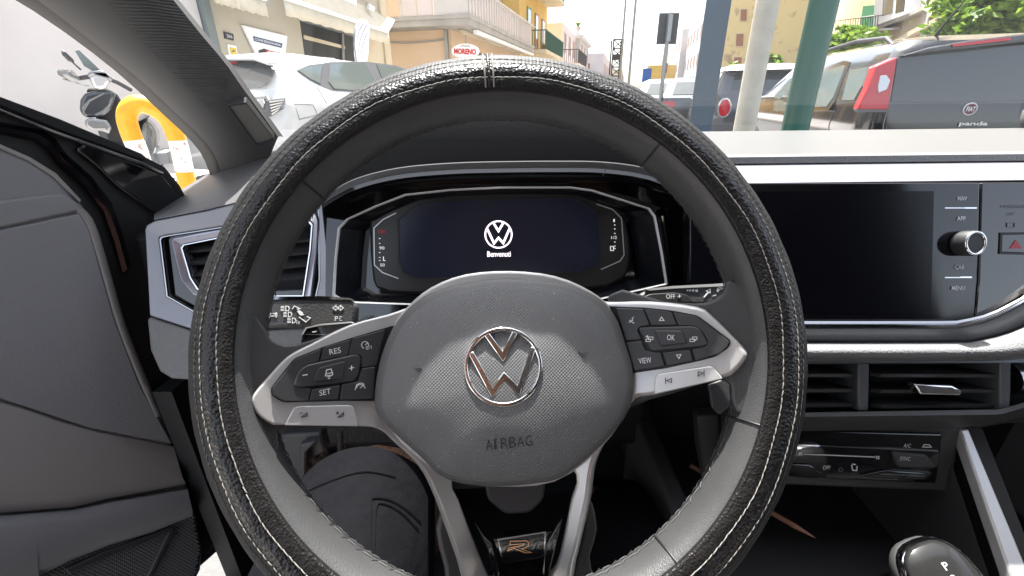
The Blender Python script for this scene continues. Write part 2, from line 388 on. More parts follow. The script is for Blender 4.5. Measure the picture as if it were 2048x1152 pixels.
plate('hub_ring', [(1020,541),(930,548),(862,574),(815,612),(780,660),(752,740),(745,795),(800,885),(900,960),(1000,975),(1110,965),(1200,900),(1262,815),(1272,745),(1250,680),(1225,618),(1180,580),(1110,551)], WP(-.0245), .012, MT['silver'], SW, bevel=.002, curve=3)
# airbag cover
HUB = [(1010,557),(920,568),(850,592),(803,632),(775,680),(757,740),(750,795),(757,828),(790,865),(840,910),(880,948),(930,966),(1000,970),(1080,964),(1130,948),(1190,900),(1240,845),(1262,800),(1265,745),(1250,690),(1228,632),(1190,592),(1120,566)]
H2 = [hit(q.x, q.y, WP(-.022)) for q in cr([V((a, b, 0)) for a, b in HUB], True, 4)]
hc = sum(H2, V()) / len(H2); prof = [(1, -.008), (1, 0), (.992, .004), (.975, .0075), (.95, .0098), (.915, .0118), (.87, .0136), (.78, .0163), (.66, .0188), (.52, .0209), (.36, .0226), (.2, .0236), (.06, .024)]
vs, fs, fm = [], [], []; n = len(H2)
for s, h in prof: vs += [hc + (p - hc)*s + Wn*h for p in H2]
for j in range(len(prof)-1):
    for i in range(n): fs.append((j*n+i, j*n+(i+1) % n, (j+1)*n+(i+1) % n, (j+1)*n+i)); fm.append(1 if j >= 5 else 0)
fs.append(tuple((len(prof)-1)*n + i for i in range(n))); fm.append(1)
hub = mk('airbag_cover', vs, fs, [MT['hub'], MT['hubgrain']], SW, smooth=True, ang=180, fm=fm)
hplane = WP(.001)
def hubcast(px, py, eps=.0): 
    ok, loc, nn, _ = hub.ray_cast(CAM, ray(px, py).normalized()); return loc + nn*eps, nn
ex = (hit(1067, 883, hplane) - hit(970, 892, hplane)).normalized(); ey = Wn.cross(ex).normalized()
def local(o, pts, s): return [o + ex*(x*s) + ey*(y*s) for x, y in pts]
def vw(name, o, s, mat, parent, ex, ey, nn, th, lines=False):
    def loc(pts): return [o + ex*(x*s) + ey*(y*s) for x, y in pts]
    ringo = [(math.cos(2*math.pi*k/56), math.sin(2*math.pi*k/56)) for k in range(56)]
    parts = [strokev(loc([(.945*x, .945*y) for x, y in ringo]), .11*s, nn*th, True)]
    w = .155*s
    parts += [strokev(loc([(-.37, .85), (0, .25), (.37, .85)]), w, nn*th),
              strokev(loc([(-.80, .42), (-.33, -.62), (0, -.24), (.33, -.62), (.80, .42)]), w, nn*th)]
    return multi(name, parts, mat, parent, bevel=th*.25 if not lines else 0)
eo, _ = hubcast(1007, 733); es = .5*(hit(1086, 733, (eo, Wn)) - hit(928, 733, (eo, Wn))).length
emb = vw('emblem', eo - Wn*.0024, es, MT['chrome'], hub, ex, ey, Wn, .0030)
ao, an = hubcast(1018, 880, .0004); aex = (ex - an*an.dot(ex)).normalized(); ab = .0295 / (hit(1067, 883, hplane) - hit(970, 892, hplane)).length
for k, ch in enumerate('AIRBAG'):
    q, qn = hubcast(978 + k*16.2 - (4 if k == 1 else 0) - (2 if k >= 2 else 0), 889 - k*1.55, .0003)
    qx = (ex - qn*qn.dot(ex)).normalized(); text3(ch, q, qx, qn.cross(qx), .0012 if ch == 'I' else .0042, .0068, MT['button'], hub, bold=-.01, depth=.0002)
for cx, cy, sg in ((836, 737, 1), (1166, 706, -1)):
    icon('horn_mark', [[(cx-9, cy-3), (cx-6, cy+1), (cx+8, cy)], [(cx-3, cy+3), (cx+3, cy+6), (cx+7, cy+2)]], 1.0, (hubcast(cx, cy, .0004)[0], Wn), MT['gap'], hub)
parts = []; rnd = random.Random(5)
for k in range(420):
    q, qn = None, None
    x, y = rnd.uniform(760, 1255), rnd.uniform(565, 965)
    ok, loc, nn, _ = hub.ray_cast(CAM, ray(x, y).normalized())
    if not ok: continue
    t = nn.orthogonal().normalized(); b = nn.cross(t); r = rnd.uniform(.00012, .00034) * (1.6 if rnd.random() < .06 else 1); a0 = rnd.uniform(0, 6)
    parts.append(([loc + nn*.00012 + t*(r*math.cos(a0 + i*1.57)) + b*(r*math.sin(a0 + i*1.57)*rnd.uniform(.6, 1)) for i in range(4)], [(0, 1, 2, 3)]))
o = multi('dust', parts, MT['dust'], hub, fix=False); o['kind'] = 'stuff'
# button pads
plate('button_pad', [(541,777),(588,717),(645,694),(702,676),(790,650),(770,802),(678,802),(566,805),(543,791)], SL(.0016), .004, MT['gap'], SW, rnd=8)
plate('button_pad', [(1205,612),(1290,615),(1345,621),(1396,631),(1463,682),(1457,696),(1430,714),(1390,724),(1330,737),(1255,748),(1235,700)], SR(.0016), .004, MT['gap'], SW, rnd=8)
LV = (10, -1.9); RV = (10, .6)
def btn(px, h=-.0222, r=3, m='button', b=.0006): return plate('button', px, SP(h, px), .004, MT[m], SW, bevel=b, rnd=r)
bl = btn([(545,776),(589,720),(643,697),(637,722),(608,731),(594,750),(587,773),(622,777),(616,802),(567,802),(546,790)])
res = btn([(648,695),(702,679),(696,710),(640,722)]); spd = btn([(705,677),(771,659),(752,731),(724,735),(722,712),(716,709),(697,711)])
rok = btn([(585,772),(597,742),(612,730),(712,708),(723,714),(718,750),(708,763),(600,776)], -.0214, 8, b=.0009)
carb = btn([(627,764),(637,736),(691,722),(685,757)], -.0203, 5, b=.0009)
sset = btn([(624,779),(681,770),(677,799),(619,802)]); lane = btn([(684,769),(715,763),(724,737),(751,733),(747,798),(680,800)])
def PBL(h): return SL(h + .0264)
def PBR(h): return SR(h + .0264)
text('RES', (670,702), 22, 11, PBL(-.0222), MT['print'], res, LV); text('SET', (650,784), 22, 11, PBL(-.0222), MT['print'], sset, LV)
icon('icon', [[(605,751),(615,749)]], 1.6, PBL(-.0214), MT['print'], rok); icon('icon', [[(698,737),(708,735)],[(703,731),(703,741)]], 1.6, PBL(-.0214), MT['print'], rok)
icon('icon', [[(652,746),(653,740),(662,738),(664,744)],[(651,748),(665,745),(665,750),(651,752),(651,748)],[(655,754),(661,753)],[(656,757),(660,757)]], 1.5, PBL(-.0203), MT['print'], carb)
icon('icon', [circ(730,690,7,10,110,380),[(730,690),(735,686)]], 1.3, PBL(-.0222), MT['print'], spd); text('0/1', (737,695), 11, 7, PBL(-.0222), MT['print'], spd, LV)
icon('icon', [[(710,780),(714,768)],[(730,777),(726,766)],circ(720,776,7,8,180,330),[(714,772),(717,767),(723,766),(727,770)],[(720,776),(724,773)]], 1.4, PBL(-.0222), MT['print'], lane)
vol = btn([(569,851),(588,816),(600,812),(700,810),(708,815),(717,853)], -.0238, 4, 'silver', .0012)
for cx, sgn in ((607, 0), (680, 1)):
    L = [[(cx-4,834),(cx+7,832),(cx+7,825),(cx-4,834)], [(cx-8,826),(cx-2,825.5)]]
    if sgn: L.append([(cx-5,822.5),(cx-5,829)])
    icon('icon', L, 1.3, PBL(-.0238), MT['printdark'], vol)
mic = btn([(1231,616),(1286,618),(1300,650),(1280,654),(1275,660),(1283,679),(1252,682)]); upb = btn([(1289,618),(1343,624),(1354,650),(1303,650)])
rb = btn([(1346,625),(1393,633),(1459,683),(1454,694),(1440,706),(1392,721),(1384,699),(1412,692),(1417,682),(1403,660),(1390,652),(1357,650)])
rok2 = btn([(1275,655),(1385,652),(1400,657),(1417,687),(1408,693),(1302,703)], -.0214, 8, b=.0009)
okb = btn([(1308,660),(1364,661),(1375,687),(1321,693)], -.0203, 5, b=.0009)
vwb = btn([(1252,685),(1283,682),(1293,702),(1322,706),(1330,733),(1268,742)]); dnb = btn([(1325,705),(1380,699),(1387,722),(1334,732)])
text('OK', (1342,675), 16, 11, PBR(-.0203), MT['print'], okb, RV); text('VIEW', (1290,721), 26, 11, PBR(-.0222), MT['print'], vwb, (10,-1))
icon('icon', [[(1319,641),(1323,634),(1328,641),(1319,641)]], 1.3, PBR(-.0222), MT['print'], upb); icon('icon', [[(1353,710),(1362,709),(1358,717),(1353,710)]], 1.3, PBR(-.0222), MT['print'], dnb)
icon('icon', [[(1258,640),(1263,642),(1258,645)],[(1268,634),(1264,637),(1266,640),(1263,643),(1266,646),(1269,646)]], 1.3, PBR(-.0222), MT['print'], mic)
for cx, sx in ((1298, 1), (1386, -1)):
    icon('icon', [[(cx-6,678),(cx+3,678),(cx+3,683),(cx-6,683),(cx-6,678)],[(cx-1,674),(cx+8,674),(cx+8,679),(cx-1,679),(cx-1,674)]], 1.2, PBR(-.0214), MT['print'], rok2, polys=[[(cx-5*sx-2*sx,673-(0 if sx>0 else -7)),(cx-2*sx,670-(0 if sx>0 else -7)),(cx-2*sx,676-(0 if sx>0 else -7))]])
trk = btn([(1308,789),(1309,755),(1315,748),(1420,732),(1428,735),(1446,758)], -.0238, 4, 'silver', .0012)
icon('icon', [[(1331,755),(1331,768)],[(1333,761),(1343,757),(1343,765),(1333,761)]], 1.3, PBR(-.0238), MT['printdark'], trk)
icon('icon', [[(1408,740),(1408,752)],[(1396,743),(1396,752),(1406,746),(1396,743)]], 1.3, PBR(-.0238), MT['printdark'], trk)
# badge in the lower spoke
plate('lower_spoke_infill', [(985,1078),(1110,1062),(1100,1100),(1098,1160),(1125,1185),(1010,1215),(970,1180),(1000,1130)], WP(-.046), .012, MT['piano'], SW, bevel=.001)
bp = plate('badge', [(997,1080),(1090,1065),(1088,1108),(1080,1114),(1016,1124),(1006,1120)], WP(-.0435), .004, MT['piano'], SW, bevel=.0008, rnd=3)
icon('badge_letter', [[(1021,1082),(1053,1081),(1057,1085),(1056,1092),(1050,1095),(1042,1097),(1063,1105),(1050,1105),(1028,1096),(1016,1101),(1017,1096),(1046,1090),(1048,1087),(1020,1089),(1021,1082)]], 1.8, WP(-.0431), MT['copper'], bp)
frame('badge_frame', [(995,1078),(1092,1063),(1090,1110),(1080,1117),(1016,1127),(1003,1123)], [(998,1081),(1089,1066),(1087,1108),(1079,1114),(1017,1123),(1007,1119)], WP(-.0432), .002, MT['darkchrome'], bp)
for px, mm in (([(948,1042),(968,1072),(985,1090),(1000,1150),(992,1165),(975,1100)], 'piano'), ([(1126,1035),(1108,1062),(1092,1090),(1085,1150),(1096,1160),(1112,1095)], 'piano')):
    plate('spoke_blade', px, WP(-.0415), .006, MT[mm], SW, bevel=.001)
# ================================================================== column shroud and stalks
COLM = thing('steering_column', 'dark plastic steering column shroud behind the steering wheel', 'steering column', WC - Wn*.06)
def wloft(name, secs, mat, parent):
    return loft(name, secs, mat, parent, closed=True, caps=True)
def sq(c, w, h, d, r=.35, n=20):
    return [WC + Wa*(c[0] + w*math.copysign(abs(math.cos(t))**r, math.cos(t))) + Wb*(c[1] + h*math.copysign(abs(math.sin(t))**r, math.sin(t))) - Wn*d for t in [2*math.pi*(k+.5)/n for k in range(n)]]
wloft('shroud', [sq((0, -.02), .05, .05, .048), sq((0, -.02), .06, .062, .056), sq((0, -.02), .075, .07, .12), sq((0, -.02), .085, .075, .24)], MT['plastic'], COLM)
plate('lower_shroud', [(968,960),(1092,958),(1088,1000),(1060,1028),(1010,1030),(975,1000)], WP(-.05), .05, MT['plastic'], COLM, bevel=.004, rnd=10)
wloft('hub_back', [sq((.005, -.02), .06, .05, .032), sq((.005, -.02), .05, .045, .052)], MT['black'], COLM)
LS = thing('indicator_stalk', 'black indicator stalk printed with headlamp and arrow symbols, behind the left spoke', 'stalk', WC + Wa*-.08 - Wn*.05)
sp = WP(-.050)
plate('lever', [(480,600),(640,597),(700,600),(711,610),(708,650),(690,656),(480,656)], sp, .012, MT['plastic'], LS, bevel=.003, seg=3, rnd=8)
plate('lever_edge', [(480,594),(640,592),(700,596),(706,600),(640,598),(480,600)], lift(sp, .0005), .006, MT['darkchrome'], LS)
q = lift(sp, .0002)
def lamp(cx, cy): return [[(cx+2,cy-5),(cx+7,cy-4),(cx+9,cy),(cx+7,cy+4),(cx+2,cy+5),(cx+2,cy-5)]] + [[(cx-8,cy+d),(cx-1,cy+d)] for d in (-4,-1.5,1.5,4)]
icon('icon', lamp(570,617) + lamp(575,629) + lamp(583,641), 1.4, q, MT['print'], LS)
icon('icon', [circ(546,630,8,10,140,220), circ(546,630,8,10,-40,40), [(541,627),(551,627),(551,632),(541,632),(541,627)]], 1.4, q, MT['print'], LS)
icon('icon', [[(585,618),(589,612),(600,617),(595,618),(606,627)], [(598,634),(612,644),(621,636),(614,633)]], 1.4, q, MT['print'], LS, polys=[[(594,622),(600,622),(608,630),(601,631)]])
icon('icon', [[(666,616),(672,611),(672,614),(676,614),(676,618),(672,618),(672,621),(666,616)], [(687,616),(681,611),(681,614),(677,614),(677,618),(681,618),(681,621),(687,616)]], 1.3, q, MT['print'], LS)
text('P', (673,637), 6, 9, q, MT['print'], LS); icon('icon', [[(678,637),(681,637)],[(679,634),(684,633)],[(679,640),(684,641)]], 1.2, q, MT['print'], LS); text('1x', (597,644), 7, 7, q, MT['print'], LS)
PD = thing('shift_paddle', 'small gloss shift paddle with a minus mark peeking over the left spoke', 'paddle', WC + Wa*-.06 - Wn*.04)
plate('paddle', [(604,668),(612,656),(640,650),(700,645),(711,648),(700,668),(640,690),(600,690)], WP(-.040), .003, MT['piano'], PD, bevel=.0008, rnd=4)
frame('paddle_edge', [(603,669),(611,655),(640,648),(701,643),(712,648),(700,670)], [(606,669),(613,657),(640,651),(701,646),(709,648),(699,669)], WP(-.0396), .003, MT['silver'], PD)
icon('minus_mark', [[(625,664),(633,663)]], 2, WP(-.0398), MT['print'], PD)
RS = thing('wiper_stalk', 'black wiper stalk printed OFF behind the right spoke', 'stalk', WC + Wa*.08 - Wn*.05)
plate('lever', [(1275,592),(1300,577),(1445,566),(1520,565),(1520,605),(1280,610)], sp, .012, MT['plastic'], RS, bevel=.003, rnd=6)
plate('lever_edge', [(1290,578),(1345,572),(1520,563),(1520,569),(1345,577),(1300,581)], lift(sp, .001), .006, MT['silver'], RS)
plate('collar', [(1278,598),(1300,588),(1350,585),(1375,590),(1388,604),(1278,608)], lift(sp, .001), .006, MT['black'], RS, bevel=.001, rnd=5)
text('OFF', (1341,593), 18, 9, lift(sp, .0012), MT['print'], RS); icon('icon', [[(1355,593),(1362,592)],[(1358.5,589),(1358.5,596)]], 1.3, lift(sp, .0012), MT['print'], RS)
icon('icon', [circ(x, 581, r, 8) for x, r in ((1375,1.2),(1380,1.3),(1386,1.6),(1393,2))], 1.3, q, MT['print'], RS)
icon('icon', [[(1408,594),(1416,583),(1412,582),(1420,578),(1420,586),(1417,585),(1409,594),(1408,594)], circ(1440,581,6,8,150,330), circ(1440,581,3,8,150,330), [(1425,592),(1432,590)]], 1.2, q, MT['print'], RS)
P2 = thing('shift_paddle', 'small gloss shift paddle behind the right spoke under the track buttons', 'paddle', WC + Wa*.08 - Wn*.04)
plate('paddle', [(1418,770),(1462,752),(1470,800),(1462,812),(1440,830),(1425,815)], WP(-.040), .003, MT['plastic'], P2, bevel=.0008, rnd=4)
# ================================================================== dashboard
DB = thing('dashboard', 'grey and black car dashboard with digital instruments and touchscreen', 'dashboard', (0.1, .7, .8))
def edge(px, d, n=40, curve=0):
    """edge seen through pixels; d = depth along the view or a plane"""
    q = [V((a, b, 0)) for a, b in px]
    if curve: q = cr(q, False, curve)
    q = resample(q, n)
    return [hit(p.x, p.y, d) if isinstance(d, tuple) else zd(p.x, p.y, d) for p in q]
def yedge(px, y, n=40):
    q = resample([V((a, b, 0)) for a, b in px], n)
    return [atY(p.x, p.y, y) for p in q]
IP = pl(1730, 500, .46, 19.4)                 # face of the infotainment screen
# upper pad right of the binnacle
yb = lambda y: [(1330, y+5), (2048, y-3), (3000, y-14)]
e0 = yedge(yb(259), 1.02); e0b = yedge(yb(268), .86)
e1 = edge(yb(306), .510); e1b = edge(yb(311), .499); e2 = edge(yb(324), .500); 
loft('upper_pad', [e0, e1], MT['padtop'], DB, ang=60)
loft('pad_edge', [e1, edge(yb(308), .503), e1b, e2, edge(yb(329), .510)], MT['pad'], DB, ang=60)
loft('silver_strip', [edge(yb(323), .512), edge(yb(326), .503), edge(yb(327.5), .500), edge(yb(338), .489), edge(yb(341), .487), edge(yb(359), .476), edge(yb(363), .474), edge(yb(366), .478)], MT['greytrim'], DB, ang=60)
# infotainment
GL = [(1380,366),(1960,365),(1955,560),(1948,641),(1380,641)]
unit = plate('touchscreen', GL, IP, .02, MT['glassblack'], DB, bevel=.0012)
plate('display', [(1385,384),(1868,382),(1862,628),(1385,630)], lift(IP, .0003), .0004, mat('dark display', (.004, .004, .006), .16, spec=.25, bump=[('noise', 60, .02, .0004)]), unit)
for s, x, y, w in (('NAV', 1924, 397, 18), ('APP', 1922, 437, 17), ('CAR', 1919, 534, 18), ('MENU', 1916, 576, 26)):
    text(s, (x, y), w, 8.5, lift(IP, .0006), MT['print'], unit, (10, 0), bold=.006)
icon('marker_line', [[(1889,416),(1930,416)]], 1.5, lift(IP, .0004), MT['chrome'], unit); icon('marker_line', [[(1929,416),(1953,416)]], 2.4, lift(IP, .0004), MT['chrome'], unit)
icon('marker_line', [[(1889,555),(1920,555)]], 1.5, lift(IP, .0004), MT['chrome'], unit); icon('marker_line', [[(1920,554.5),(1943,554.5)]], 2.4, lift(IP, .0004), MT['chrome'], unit)
kc = hit(1922, 487, IP); kx = V((1, 0, 0)); kn = (IP[1] + V((.12, 0, 0))).normalized(); ky = kn.cross(kx).normalized(); kx = ky.cross(kn)
def disc(c, r, h): return [c + kn*h + kx*(r*math.cos(2*math.pi*k/40)) + ky*(r*math.sin(2*math.pi*k/40)) for k in range(40)]
kb = loft('volume_knob', [disc(kc, .0128, 0), disc(kc, .0128, .012), disc(kc, .0122, .0132)], MT['black'], DB, closed=True, caps=True)
loft('knob_ring', [disc(kc, .0124, .0125), disc(kc, .0119, .0142), disc(kc, .0104, .0142), disc(kc, .0098, .0128)], MT['chrome'], kb, closed=True, ang=180)
RP = pl(2010, 480, .463, 20, 0)
ph = plate('passenger_fascia', [(1963,365),(2110,364),(2400,366),(2400,470),(2110,555),(2050,588),(1985,624),(1950,639),(1958,560)], RP, .02, MT['piano'], DB, bevel=.0012)
hz = frame('hazard_frame', [(2001,465),(2066,464),(2062,510),(1999,508)], [(2004,469),(2062,468),(2058,506),(2003,504)], lift(RP, .001), .002, MT['gap'], ph)
hb = plate('hazard_button', [(2004,469),(2062,468),(2058,506),(2003,504)], lift(RP, .0008), .002, MT['piano'], ph, bevel=.0005)
icon('hazard_triangle', [], 1, lift(RP, .0010), MT['red'], hb, polys=[[(2019,497),(2044,497),(2031,480)]])
gd = mat('faint print', (.10, .11, .12), .5)
text('PASSENGER', (2030,413), 56, 6, lift(RP, .0003), gd, ph); text('OFF', (2022,428), 15, 6, lift(RP, .0003), gd, ph); icon('icon', [[(2014,446),(2029,446),(2029,454),(2014,454),(2014,446)]], 1.5, lift(RP, .0003), gd, ph)
# trim below the screen
def sh(pts, d): return [(a, b + d) for a, b in pts]
F0 = [(1380,641),(1880,641),(1932,637),(1985,623),(2048,590),(2150,530),(2400,470),(3000,460)]
lo = lambda d, dep: edge(sh(F0, d), dep, 60, 3)
loft('lower_frame', [lo(-1, lift(IP, -.004)), lo(1, lift(IP, .002)), lo(6, lift(IP, .004)), lo(8, lift(IP, .003))], MT['darkchrome'], DB)
loft('chrome_line', [lo(7, lift(IP, .003)), lo(9, lift(IP, .0055)), lo(14, lift(IP, .0055)), lo(16, lift(IP, .003))], MT['chrome'], DB)
F3 = [(1380,685),(1890,685),(1960,680),(2040,657),(2150,600),(2400,540),(3000,530)]; F4 = [(1380,712),(1930,712),(2048,706),(2200,690),(2400,640),(3000,620)]
f3 = lambda d, dep: edge(sh(F3, d), dep, 60, 3); f4 = lambda d, dep: edge(sh(F4, d), dep, 60, 3)
loft('slate_strip', [lo(15, lift(IP, .003)), lo(17, lift(IP, .0045)), f3(-8, lift(IP, .002)), f3(0, lift(IP, -.004))], MT['darktrim'], DB, ang=60)
loft('padded_ledge', [f3(-1, lift(IP, -.006)), f3(4, lift(IP, .012)), f4(-14, lift(IP, .024)), f4(-4, lift(IP, .026)), f4(4, lift(IP, .02)), f4(12, lift(IP, .002))], MT['pad'], DB, ang=180)
# centre vents
VP_ = lift(IP, .004); vent_in = lift(IP, -.045)
plate('vent_cavity', [(1560,716),(2100,712),(2100,845),(1560,850)], vent_in, .01, MT['gap'], DB)
loft('vent_lintel', [edge([(1560,718),(2048,714),(2300,700)], lift(IP, .004)), edge([(1560,727),(2048,725),(2300,716)], lift(IP, .006)), edge([(1560,731),(2048,729),(2300,720)], vent_in)], MT['darktrim'], DB)
loft('vent_sill', [edge([(1560,824),(1990,818),(2100,800)], vent_in), edge([(1560,826),(2000,819),(2100,790)], lift(IP, .008)), edge([(1560,834),(2000,829),(2100,800)], lift(IP, .012)), edge([(1560,862),(1880,857),(1960,850),(2100,812)], lift(IP, -.01)), edge([(1560,866),(1880,862),(1960,856),(2100,830)], lift(IP, -.08))], MT['plastic'], DB)
plate('vent_divider', [(1717,726),(1740,726),(1738,822),(1716,823)], VP_, .05, MT['darktrim'], DB, bevel=.002)
plate('vent_divider', [(2002,724),(2024,722),(2022,822),(2000,824)], VP_, .05, MT['darktrim'], DB, bevel=.002)
def slats(x0, x1, rows):
    for (ya, yb_) in rows:
        a = [hit(x0, ya, lift(IP, -.012)), hit(x0+22, ya+3, lift(IP, -.001)), hit(x1-8, yb_+3, lift(IP, -.001)), hit(x1, yb_, lift(IP, -.012))]
        b = [hit(x0, ya-14, lift(IP, -.043)), hit(x0+22, ya-14, lift(IP, -.043)), hit(x1-8, yb_-14, lift(IP, -.043)), hit(x1, yb_-14, lift(IP, -.043))]
        c = [p + V((0, 0, -.004)) for p in a]; d = [p + V((0, 0, -.003)) for p in b]
        loft('vent_slat', [b, a, c, d], MT['plastic'], DB, smooth=False)
slats(1560, 1716, ((745, 745), (776, 775), (806, 805))); slats(1741, 2000, ((745, 746), (777, 776), (808, 806)))
plate('vent_tab', [(1828,768),(1905,771),(1926,782),(1924,792),(1842,790)], lift(IP, .010), .018, MT['chrome'], DB, bevel=.002, seg=3)
plate('vent_tab', [(1590,772),(1609,772),(1613,784),(1610,792),(1590,791)], lift(IP, .010), .018, MT['chrome'], DB, bevel=.002)
wc = hit(2040, 770, IP)
tube('vent_wheel', [wc + V((0, .012, 0)) + V((x, 0, 0)) for x in (-.004, .006)], .018, MT['darkchrome'], DB, 24)
# climate panel
CP = pl(1730, 912, .50, 14)
bod = plate('climate_panel', [(1500,858),(1886,868),(1880,925),(1873,968),(1500,950)], CP, .03, MT['piano'], DB, bevel=.002, rnd=5)
plate('panel_surround', [(1480,845),(1905,853),(1925,856),(1905,985),(1480,968)], lift(CP, -.004), .05, MT['plastic'], DB, bevel=.004)
icon('panel_line', [[(1590,889),(1876,902)]], 2.6, lift(CP, .0006), MT['chrome'], bod)
icon('panel_line', [[(1607,908),(1750,914)]], 2.0, lift(CP, .0006), MT['print'], bod)
text('A/C', (1814,891), 14, 8, lift(CP, .0006), MT['print'], bod, (10,.4)); text('SYNC', (1810,917), 21, 8, lift(CP, .0046), MT['print'], bod, (10,.4)); text('OFF', (1653,935), 15, 8, lift(CP, .0006), MT['print'], bod, (10,.3))
icon('icon', [[(1845,894),(1848,889),(1858,889),(1862,894),(1845,894)]], 1.6, lift(CP, .0006), MT['print'], bod)
for x, y in ((1600,907),(1755,915)): icon('icon', [[(x-3,y-3),(x+3,y+3)],[(x-3,y+3),(x+3,y-3)]], 2.2, lift(CP, .0006), MT['print'], bod)
icon('icon', [[(1703,930),(1705,940),(1713,941),(1714,932)],[(1704,928),(1711,929)]], 2, lift(CP, .0006), MT['print'], bod); icon('icon', [circ(1681,939,4,10)], 1.2, lift(CP, .0006), gd, bod)
plate('temperature_rocker', [(1787,905),(1855,912),(1873,932),(1870,937),(1800,936),(1792,925)], lift(CP, .004), .006, MT['plastic'], bod, bevel=.002)
plate('lower_rocker', [(1722,952),(1775,941),(1868,948),(1868,962),(1740,956)], lift(CP, .003), .005, MT['piano'], bod, bevel=.0015)
plate('lower_rocker', [(1500,925),(1620,930),(1648,948),(1640,958),(1500,948)], lift(CP, .003), .005, MT['piano'], bod, bevel=.0015)
icon('panel_line', [[(1760,948),(1850,952)]], 1.6, lift(CP, .0033), MT['darkchrome'], bod)
# ------------------------------------------------ instrument binnacle
KP = pl(1000, 480, .465, 20)
CB = plate('instrument_housing', [(652,470),(656,404),(720,380),(810,356),(1000,344),(1200,346),(1300,375),(1380,420),(1420,640),(1350,680),(660,680),(650,640)], lift(KP, -.035), .03, MT['piano'], DB)
FR = [(664,592),(668,520),(675,456),(693,437),(750,411),(809,388),(900,378),(998,373),(1141,373),(1185,379),(1245,398),(1300,416),(1312,432),(1326,505),(1336,569),(1200,600),(1000,612),(810,610),(690,606)]
def scale_px(pts, c, sx, sy): return [(c[0]+(a-c[0])*sx, c[1]+(b-c[1])*sy) for a, b in pts]
frame('instrument_frame', FR, scale_px(FR, (1000, 490), .981, .966), lift(KP, .004), .004, MT['silver'], CB, bevel=.0008, dz=.002)
FI = scale_px(FR, (1000, 490), .983, .968)
frame('instrument_well', FI, scale_px(FR, (1000, 490), .83, .86), lift(KP, .002), .001, mat('well satin black', (.006, .0065, .009), .22), CB, dz=.028)
BZ = [(738,450),(748,436),(800,408),(835,392),(1000,384),(1140,385),(1190,393),(1240,420),(1252,440),(1262,500),(1256,545),(1230,566),(1160,580),(830,588),(765,580),(745,560)]
plate('display_bezel', BZ, lift(KP, -.022), .012, MT['bezel'], CB, bevel=.003, curve=2)
SC = [(797,440),(830,412),(860,405),(1000,399),(1130,397),(1155,400),(1196,424),(1201,515),(1190,534),(1150,544),(835,557),(808,547),(799,525)]
frame('display_rim', scale_px(SC, (1000,476), 1.02, 1.03), SC, lift(KP, -.0195), .004, MT['gap'], CB)
disp = plate('cluster_display', SC, lift(KP, -.0205), .004, MT['screen'], CB, rnd=10)
dp = lift(KP, -.0202); lo_ = hit(997, 469, dp); ls = (hit(1025, 469, dp) - lo_).length; kex = V((1, 0, 0)); key = KP[1].cross(kex)
vw('display_emblem', lo_, ls, MT['glow'], disp, kex, key, KP[1], .0003, True)
text('Benvenuti', (998, 508), 47, 11, dp, MT['glow'], disp, (10, -.1), bold=.008)
gp = lift(KP, -.0217)
icon('gauge_line', [[(792,426),(766,439),(748,456),(749,530),(765,545),(797,557)]], 2.0, gp, MT['silver'], CB); icon('gauge_line', [[(1193,408),(1225,419),(1243,437),(1248,510),(1240,522),(1202,539)]], 2.0, gp, MT['silver'], CB)
text('130', (764,463), 13, 6, gp, MT['glowred'], CB); text('90', (764,496), 10, 6, gp, MT['glowtext'], CB); text('50', (765,530), 9, 6, gp, MT['glowtext'], CB)
text('1', (1228,441), 3, 6, gp, MT['glowtext'], CB); text('1/2', (1228,475), 11, 6, gp, MT['glowtext'], CB)
icon('scale_marks', [[(758,y),(761,y)] for y in (477,487,505,515,521)] + [[(1228,y),(1231,y)] for y in (450,458,467,484,492)] + [[(767,513),(767,521),(771,521)]] , 1.4, gp, MT['glowtext'], CB)
icon('fuel_icon', [[(1221,493),(1227,493),(1227,501),(1221,501),(1221,493)],[(1227,495),(1231,498)]], 1.3, gp, MT['glowtext'], CB)
# flank of the frame on the right, catching warm light
loft('frame_flank', [edge([(1312,420),(1337,566)], lift(KP, .003), 8), edge([(1324,416),(1346,564)], lift(KP, -.004), 8), edge([(1332,420),(1350,566)], lift(KP, -.02), 8)], MT['chrome'], CB)
# hood over the instruments
H0 = [(646,408),(670,392),(720,368),(800,349),(900,340),(1000,337),(1120,336),(1210,338),(1300,352),(1400,392)]
h = lambda d, dep: edge(sh(H0, d), dep, 50, 3)
loft('hood_lip', [h(26, lift(KP, -.035)), h(22, lift(KP, .0)), h(14, lift(KP, .005)), h(12, lift(KP, .004)), h(8, lift(KP, .008)), h(0, lift(KP, .006))], MT['piano'], DB, ang=30)
H1 = [(600,390),(640,362),(690,335),(750,315),(900,296),(1050,292),(1200,297),(1330,320),(1420,362),(1468,385)]
H2_ = [(540,370),(580,320),(660,272),(800,243),(1000,236),(1200,243),(1350,270),(1440,318),(1480,365)]
loft('hood_strip', [h(4, lift(KP, .004)), h(1, lift(KP, .006)), h(-13, lift(KP, .0065)), h(-16, lift(KP, .000))], MT['plastic'], DB, ang=60)  # silver strip carried on over the hood, its shade put in as darker plastic
loft('binnacle_hood', [h(-12, lift(KP, .002)), edge(H1, lift(KP, .003), 50, 3), edge(H2_, lift(KP, .000), 50, 3), edge([(a, b-2) for a, b in H2_], lift(KP, -.012), 50, 3), yedge([(480,330),(700,262),(1000,250),(1250,256),(1400,275),(1440,310)], .95, 50)], MT['hood'], DB, ang=60)
tube('hood_joint', [hit(1212, 336, lift(KP, .007)), hit(1206, 352, lift(KP, .0075))], .0006, MT['gap'], DB, 5)
